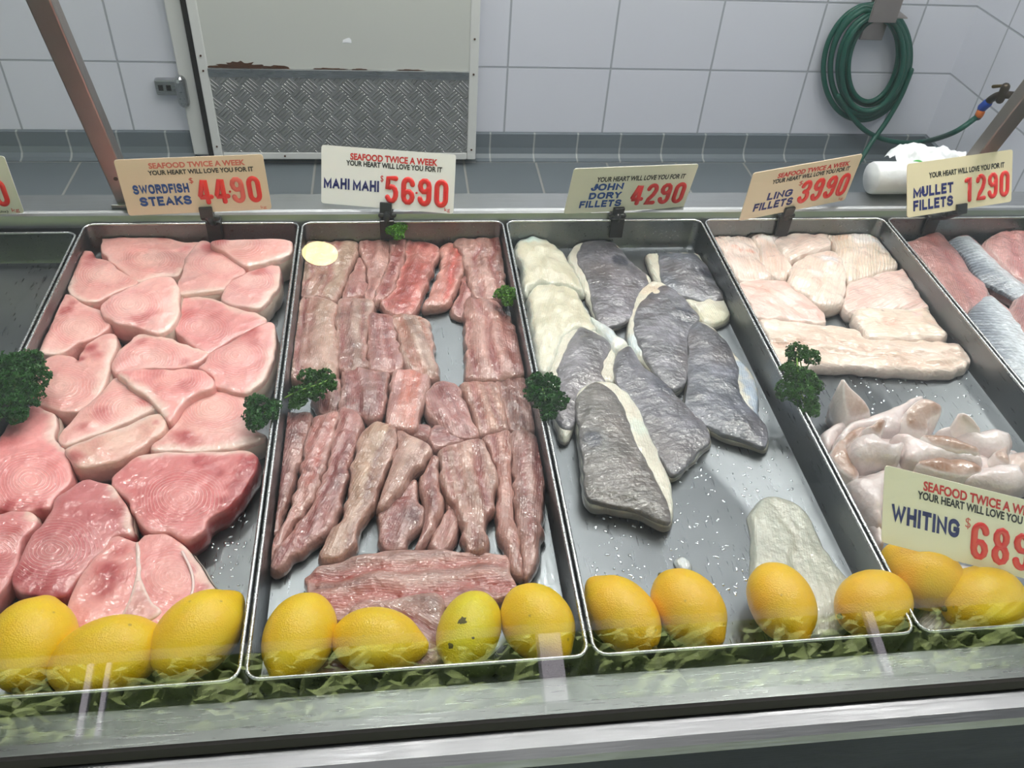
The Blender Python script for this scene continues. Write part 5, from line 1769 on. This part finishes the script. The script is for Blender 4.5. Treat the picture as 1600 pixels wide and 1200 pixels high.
BO = .034
sign(*corners((-.403, 1.191, .826), (-.193, 1.194, .834), (-.04, .09, 1.0), .92), M_CARD_TAN, 'tan price sign reading SWORDFISH STEAKS 44.90 on the swordfish tray',
     [('headline', SE, .22, .87, .075, .175, M_REDFADE, BO), ('slogan', YH, .205, .92, .205, .29, M_INK, BO), ('product_name', 'SWORDFISH', .075, .455, .45, .62, M_BLUE, .016),
      ('product_name', 'STEAKS', .10, .455, .67, .84, M_BLUE, .04), ('dollar_sign', '$', .467, .495, .36, .47, M_REDINK, 0), ('unit', 'kg', .925, .965, .92, .99, M_REDFADE, 0)], '4490', (.505, .965, .36, .87), dmat={2: M_REDOLD}, dot=True, clip=.54)
sign(*corners((-.12, 1.212, .834), (.081, 1.153, .848), (.06, .41, .91), .957), M_CARD_WHITE, 'white price sign reading MAHI MAHI 56.90 on the mahi mahi tray',
     [('headline', SE, .22, .87, .10, .215, M_REDINK, BO), ('slogan', YH, .19, .905, .225, .315, M_INK, BO), ('product_name', 'MAHI MAHI', .02, .44, .54, .73, M_NAVY, .008),
      ('dollar_sign', '$', .45, .473, .44, .56, M_REDINK, 0), ('unit', 'kg', .935, .975, .90, .985, M_REDINK, 0)], '5690', (.48, .975, .42, .92), dot=True, clip=.50)
sign(*corners((.26, 1.19, .825), (.467, 1.221, .817), (.06, -.16, .99), .94), M_CARD_GREY, 'pale grey price sign reading JOHN DORY FILLETS 4290 on the john dory tray',
     [('slogan', YH, .20, .92, .20, .31, M_INK, BO), ('product_name', 'JOHN', .17, .43, .345, .50, M_BLUE, .04), ('product_name', 'DORY', .17, .43, .54, .69, M_BLUE, .04),
      ('product_name', 'FILLETS', .11, .45, .72, .88, M_BLUE, .035)], '4290', (.515, .98, .38, .89), dmat={i: M_REDINK for i in range(4)}, clip=.44)
sign(*corners((.539, 1.155, .831), (.741, 1.213, .834), (0, -.07, 1.0), .95), M_CARD_TAN, 'tan price sign reading LING FILLETS 39.90 on the ling tray',
     [('headline', SE, .235, .90, .10, .20, M_REDINK, BO), ('slogan', YH, .20, .92, .215, .31, M_INK, BO), ('product_name', 'LING', .20, .43, .49, .65, M_NAVY, .035), ('product_name', 'FILLETS', .10, .46, .68, .85, M_NAVY, .03),
      ('dollar_sign', '$', .465, .50, .35, .46, M_REDINK, 0), ('unit', 'kg', .93, .97, .90, .98, M_REDINK, 0)], '3990', (.50, .985, .35, .88), clip=.45)
sign(*corners((.839, 1.174, .823), (1.045, 1.211, .831), (-.12, .46, .88), .90), M_CARD_CREAM, 'cream price sign reading MULLET FILLETS 1290 on the far right tray',
     [('slogan', YH, .20, .92, .215, .32, M_INK, BO), ('product_name', 'MULLET', .055, .43, .45, .65, M_NAVY, .03), ('product_name', 'FILLETS', .055, .43, .70, .90, M_NAVY, .03)], '1290', (.53, .99, .36, .90), clip=.50)
BLs = P(1377, 847, .868)
BRs = P(1652, 917, .856)
d_ = ray(1382.7, 726.7)
best = min((abs(np.linalg.norm(EYE + d_ * t - BLs) - .080), t) for t in np.linspace(.4, 1.4, 2000) if (EYE + d_ * t)[2] > BLs[2])[1]
TLs = EYE + d_ * best
sign(BLs, BRs, TLs, M_CARD_IVORY, 'ivory price sign reading WHITING 689 leaning over the cuttlefish heap',
     [('headline', SE, .22, .87, .075, .20, M_REDINK, BO), ('slogan', YH, .19, .92, .215, .32, M_INK, BO), ('product_name', 'WHITING', .05, .435, .46, .70, M_NAVY, .03),
      ('dollar_sign', '$', .465, .495, .40, .55, M_REDFADE, 0)], '689 ', (.50, .975, .40, .93))
L_ = corners((-.403, 1.191, .826), (-.193, 1.194, .834), (-.04, .09, 1.0), .95)
sh = P(38, 333, float(L_[1][2])) - L_[1]
sh[2] = 0
sign(L_[0] + sh, L_[1] + sh, L_[2] + sh, M_CARD_GREY, 'pale price sign cut off at the left edge with a red 0 and kg',
     [('unit', 'kg', .925, .975, .90, .985, M_REDINK, 0), ('origin_note', 'tralia)', .80, .90, .93, .985, M_INK, .01)], '   0', (.495, .955, .37, .88))

# ------------------------------------------------------------------ hose, tap, bag roll
hz = empty('garden_hose', PY(1358, 95, YW - .06), 'dark green garden hose coiled on the wall hook at right', 'hose')
hm = MB()
HR = .0095
rs_ = random.Random(3)
pts = []
turns = 7
for t in range(turns):
    cx, cz = 1356 + t * 1.6 + rs_.uniform(-3, 3), 97 + rs_.uniform(-3, 3)
    rx, ry = 68 - t * 5.2 + rs_.uniform(-2, 2), 90 - t * 4.2 + rs_.uniform(-2, 2)
    yy = YW - .03 - .011 * (t % 5) - .004 * (t // 5)
    for i in range(28):
        a = 2 * PI * i / 28 - PI / 2
        e = math.cos(a) * rx + 14 * -math.sin(a) * .6
        p = PY(cx + e, cz + math.sin(a) * ry, yy + .008 * math.sin(a * 2 + t))
        pts.append(p)
hm.tube(cr(pts, 3), HR, 8)
hm.build('coil', M_HOSE, hz, True)
hm = MB()
lead = [PY(1310, 150, YW - .06), PY(1334, 186, YW - .055), PY(1360, 209, YW - .05), PY(1400, 222, YW - .05), PY(1445, 221, YW - .06)]
XT = XR - .10
lead += [PX(1490, 207, XT - .05), PX(1522, 186, XT - .01), PX(1531, 178, XT)]
hm.tube(cr(lead, 8), HR, 10)
hm.build('tap_lead', M_HOSE, hz, True)
hm = MB()
tail = [PY(1424, 110, YW - .05), PY(1408, 150, YW - .06), PY(1385, 190, YW - .07), PY(1362, 222, YW - .09)]
e_ = PY(1335, 262, YW - .16)
tail += [np.array([e_[0], e_[1], max(e_[2], .02)]), np.array([e_[0] - .15, e_[1] - .12, .012])]
hm.tube(cr(tail, 8), HR, 10)
hm.build('loose_end', M_HOSE, hz, True)

hk = empty('hose_hook', PY(1375, 30, YW), 'grey steel hook plate on the wall holding the hose coil', 'hook')
a = PY(1378, -30, YW - .115)
b_ = PY(1415, 35, YW - .115)
MB().box(a[0] - .005, a[0] + .095, YW - .125, YW - .118, b_[2] - .0, b_[2] + .20, .002).build('front_plate', M_POST, hk)
a2 = PY(1343, 62, YW - .005)
MB().box(a2[0], a2[0] + .085, YW - .008, YW, a2[2], a2[2] + .26, .002).build('back_plate', M_POST, hk)
MB().box(a2[0] + .0, a2[0] + .085, YW - .122, YW - .004, a2[2] + .115, a2[2] + .12, .001).build('shelf_arm', M_POST, hk)

tp = empty('garden_tap', (XR, PX(1560, 150, XT)[1], PX(1560, 150, XT)[2]), 'old brass tap on the right wall with a hose connector', 'tap')
c0 = PX(1531, 178, XT)
c1 = PX(1535, 168, XT)
c2 = PX(1543, 161, XT)
c3 = PX(1550, 154, XT)
c4 = PX(1565, 150, XT)
hn_ = MB().tube([c0 + (c0 - c2) * .25, c1], .013, 12).build('hose_nut', M_GREYP, tp, True)
MB().tube([c0 + (c0 - c2) * .05, c0 + (c1 - c0) * .35], .0142, 12).build('orange_ring', M_ORANGE, hn_, True)
MB().tube([c1, c2], .0155, 12).build('blue_collar', M_BLUEP, tp, True)
m = MB()
m.tube(cr([c2, c3, c4 + np.array([.0, 0, .004]), np.array([XR - .03, c4[1], c4[2]]), np.array([XR, c4[1], c4[2]])], 6), .0125, 12)
m.tube([c4 + np.array([0, 0, -.012]), c4 + np.array([0, 0, .03])], .014, 12)
spo_ = m.build('spout', M_DARKBRASS, tp, True)
h0 = c4 + np.array([0, 0, .034])
h1 = PX(1553, 138, XT)
m = MB()
m.tube([h0 + np.array([.004, 0, -.004]), h0, (h0 + h1) / 2 + np.array([0, 0, .004]), h1 + np.array([-.005, 0, .006])], [.006, .006, .005, .006], 8)
m.build('lever', M_BRASS, spo_, True)

bg = empty('bag_roll', P(1390, 290, .862), 'roll of white plastic bags lying on the back ledge at right', 'bag roll')
lz = .862
L0 = PY(1345, 268, 1.19)
rad = .026
m = MB()
y_ = 1.190
x0, x1 = P(1345, 292, .862)[0], P(1425, 292, .862)[0] + .05
m.tube([(x0, y_, lz + rad), (x0 + .004, y_, lz + rad), (x0 + (x1 - x0) * .5, y_, lz + rad), (x1, y_, lz + rad * .96)], [rad * .93, rad, rad, rad * .95], 20, caps=False)
m.build('roll', M_BAG, bg, True)
vv, ff = [], []
NX, NY = 22, 10
for i in range(NX):
    for j in range(NY):
        u, v = i / (NX - 1), j / (NY - 1)
        x = x0 + .05 + u * .13
        y = y_ + .012 + .05 * v + .01 * math.sin(u * 9)
        z = lz + rad * 1.7 + .018 * math.sin(PI * min(1, u * 1.1)) * (.6 + .4 * v) + .004 * math.sin(u * 23 + v * 6) + .003 * math.sin(v * 17 + u * 11) - .010 * (2 * v - 1) ** 2
        vv.append((x, y, z))
for i in range(NX - 1):
    for j in range(NY - 1):
        k = i * NY + j
        ff.append([k, k + NY, k + NY + 1, k + 1])
link_mesh('loose_sheet', vv, ff, M_BAG, bg, True)
m = MB()
gx = P(1421, 275, .885)[0]
ring = [(gx + .0006 * k, y_ + (rad + .0006) * math.cos(a), lz + rad + (rad + .0006) * math.sin(a)) for k, a in enumerate(np.linspace(-.3, PI + .3, 18))]
m.tube(ring, .0018, 6)
m.build('green_print', M_GREENT, bg, True)

# ------------------------------------------------------------------ ceiling downlight, greenery beyond the shop front
gp = g0 + gd * .3
d_ = ray(500, 397)
t_ = ((g0 - EYE) @ gn) / (d_ @ gn)
hit = EYE + d_ * t_
rf = d_ - 2 * (d_ @ gn) * gn
tl = (CEIL - .012 - hit[2]) / rf[2]
lp = hit + rf * tl
dl = empty('ceiling_downlight', (lp[0], lp[1], CEIL - .012), 'round warm ceiling downlight seen as a yellow disc reflected in the glass', 'lamp')
LR = .060
ring = [(lp[0] + LR * math.cos(a), lp[1] + LR * math.sin(a), CEIL - .010) for a in np.linspace(0, 2 * PI, 40, endpoint=False)]
link_mesh('lens', [(lp[0], lp[1], CEIL - .010)] + ring, [[0, 1 + (i + 1) % 40, 1 + i] for i in range(40)], glow('warm_lamp', (255, 236, 170), 16), dl, False)
m = MB()
m.tube([(lp[0] + (LR + .005) * math.cos(a), lp[1] + (LR + .005) * math.sin(a), CEIL - .007) for a in np.linspace(0, 2 * PI, 40, endpoint=False)], .006, 8, closed=True)
m.build('trim_ring', M_RIM, dl, True)
print('downlight', lp)

M_VPOST = simple('weathered_post_paint', (128, 124, 136), .6, var=.05)
M_TREES = simple('hedge_leaves', (98, 110, 66), .7, var=.5, scale=7)
rs_ = np.random.RandomState(5)
NXH, NZH = 260, 110
xs = np.linspace(-7, 11, NXH)
zs = np.linspace(0, 5.0, NZH)
gx_, gz_ = np.meshgrid(xs, zs, indexing='ij')
gy_ = -6.5 + .35 * vn(gx_ * 1.2, gz_ * 1.2, 3) + .1 * vn(gx_ * 4, gz_ * 4, 4) + .10 * vn(gx_ * 9, gz_ * 9, 6) + .11 * vn(gx_ * 19, gz_ * 19, 8) - .25 * gz_
vv = np.stack([gx_.ravel(), gy_.ravel(), gz_.ravel()], 1)
back = vv.copy()
back[:, 1] = -8.0
ff = [[i * NZH + j, (i + 1) * NZH + j, (i + 1) * NZH + j + 1, i * NZH + j + 1] for i in range(NXH - 1) for j in range(NZH - 1)]
o_ = link_mesh('hedge', vv, ff, M_TREES, None, False)
tag(o_, 'tall green hedge outside the shop front, seen reflected in the glass', 'hedge', kind='stuff')


# veranda posts outside, seen mirrored in the glass
def mirrored(px, py, y):
    d = ray(px, py)
    h = EYE + d * (((g0 - EYE) @ gn) / (d @ gn))
    rf_ = d - 2 * (d @ gn) * gn
    return h + rf_ * ((y - h[1]) / rf_[1])


for px_, wd_, lab_ in ((865, .17, 'wide grey veranda post outside the shop front, mirrored mid glass'), (1392, .07, 'slim grey veranda post outside, mirrored at the right of the glass'),
                       (138, .05, 'thin grey veranda post outside, mirrored at the far left of the glass'), (166, .04, 'thinnest grey veranda post outside, mirrored at the left of the glass')):
    q_ = mirrored(px_, 1070, -5.3)
    r_ = empty('veranda_post', (q_[0], -5.3, 0), lab_, 'post', 'grey veranda posts outside')
    MB().box(q_[0] - wd_ / 2, q_[0] + wd_ / 2, -5.3 - wd_ / 2, -5.3 + wd_ / 2, .02, 2.75, .008).build('shaft', M_VPOST, r_)
    MB().box(q_[0] - wd_ * .8, q_[0] + wd_ * .8, -5.3 - wd_ * .8, -5.3 + wd_ * .8, 0, .05, .008).build('base_plate', M_VPOST, r_)
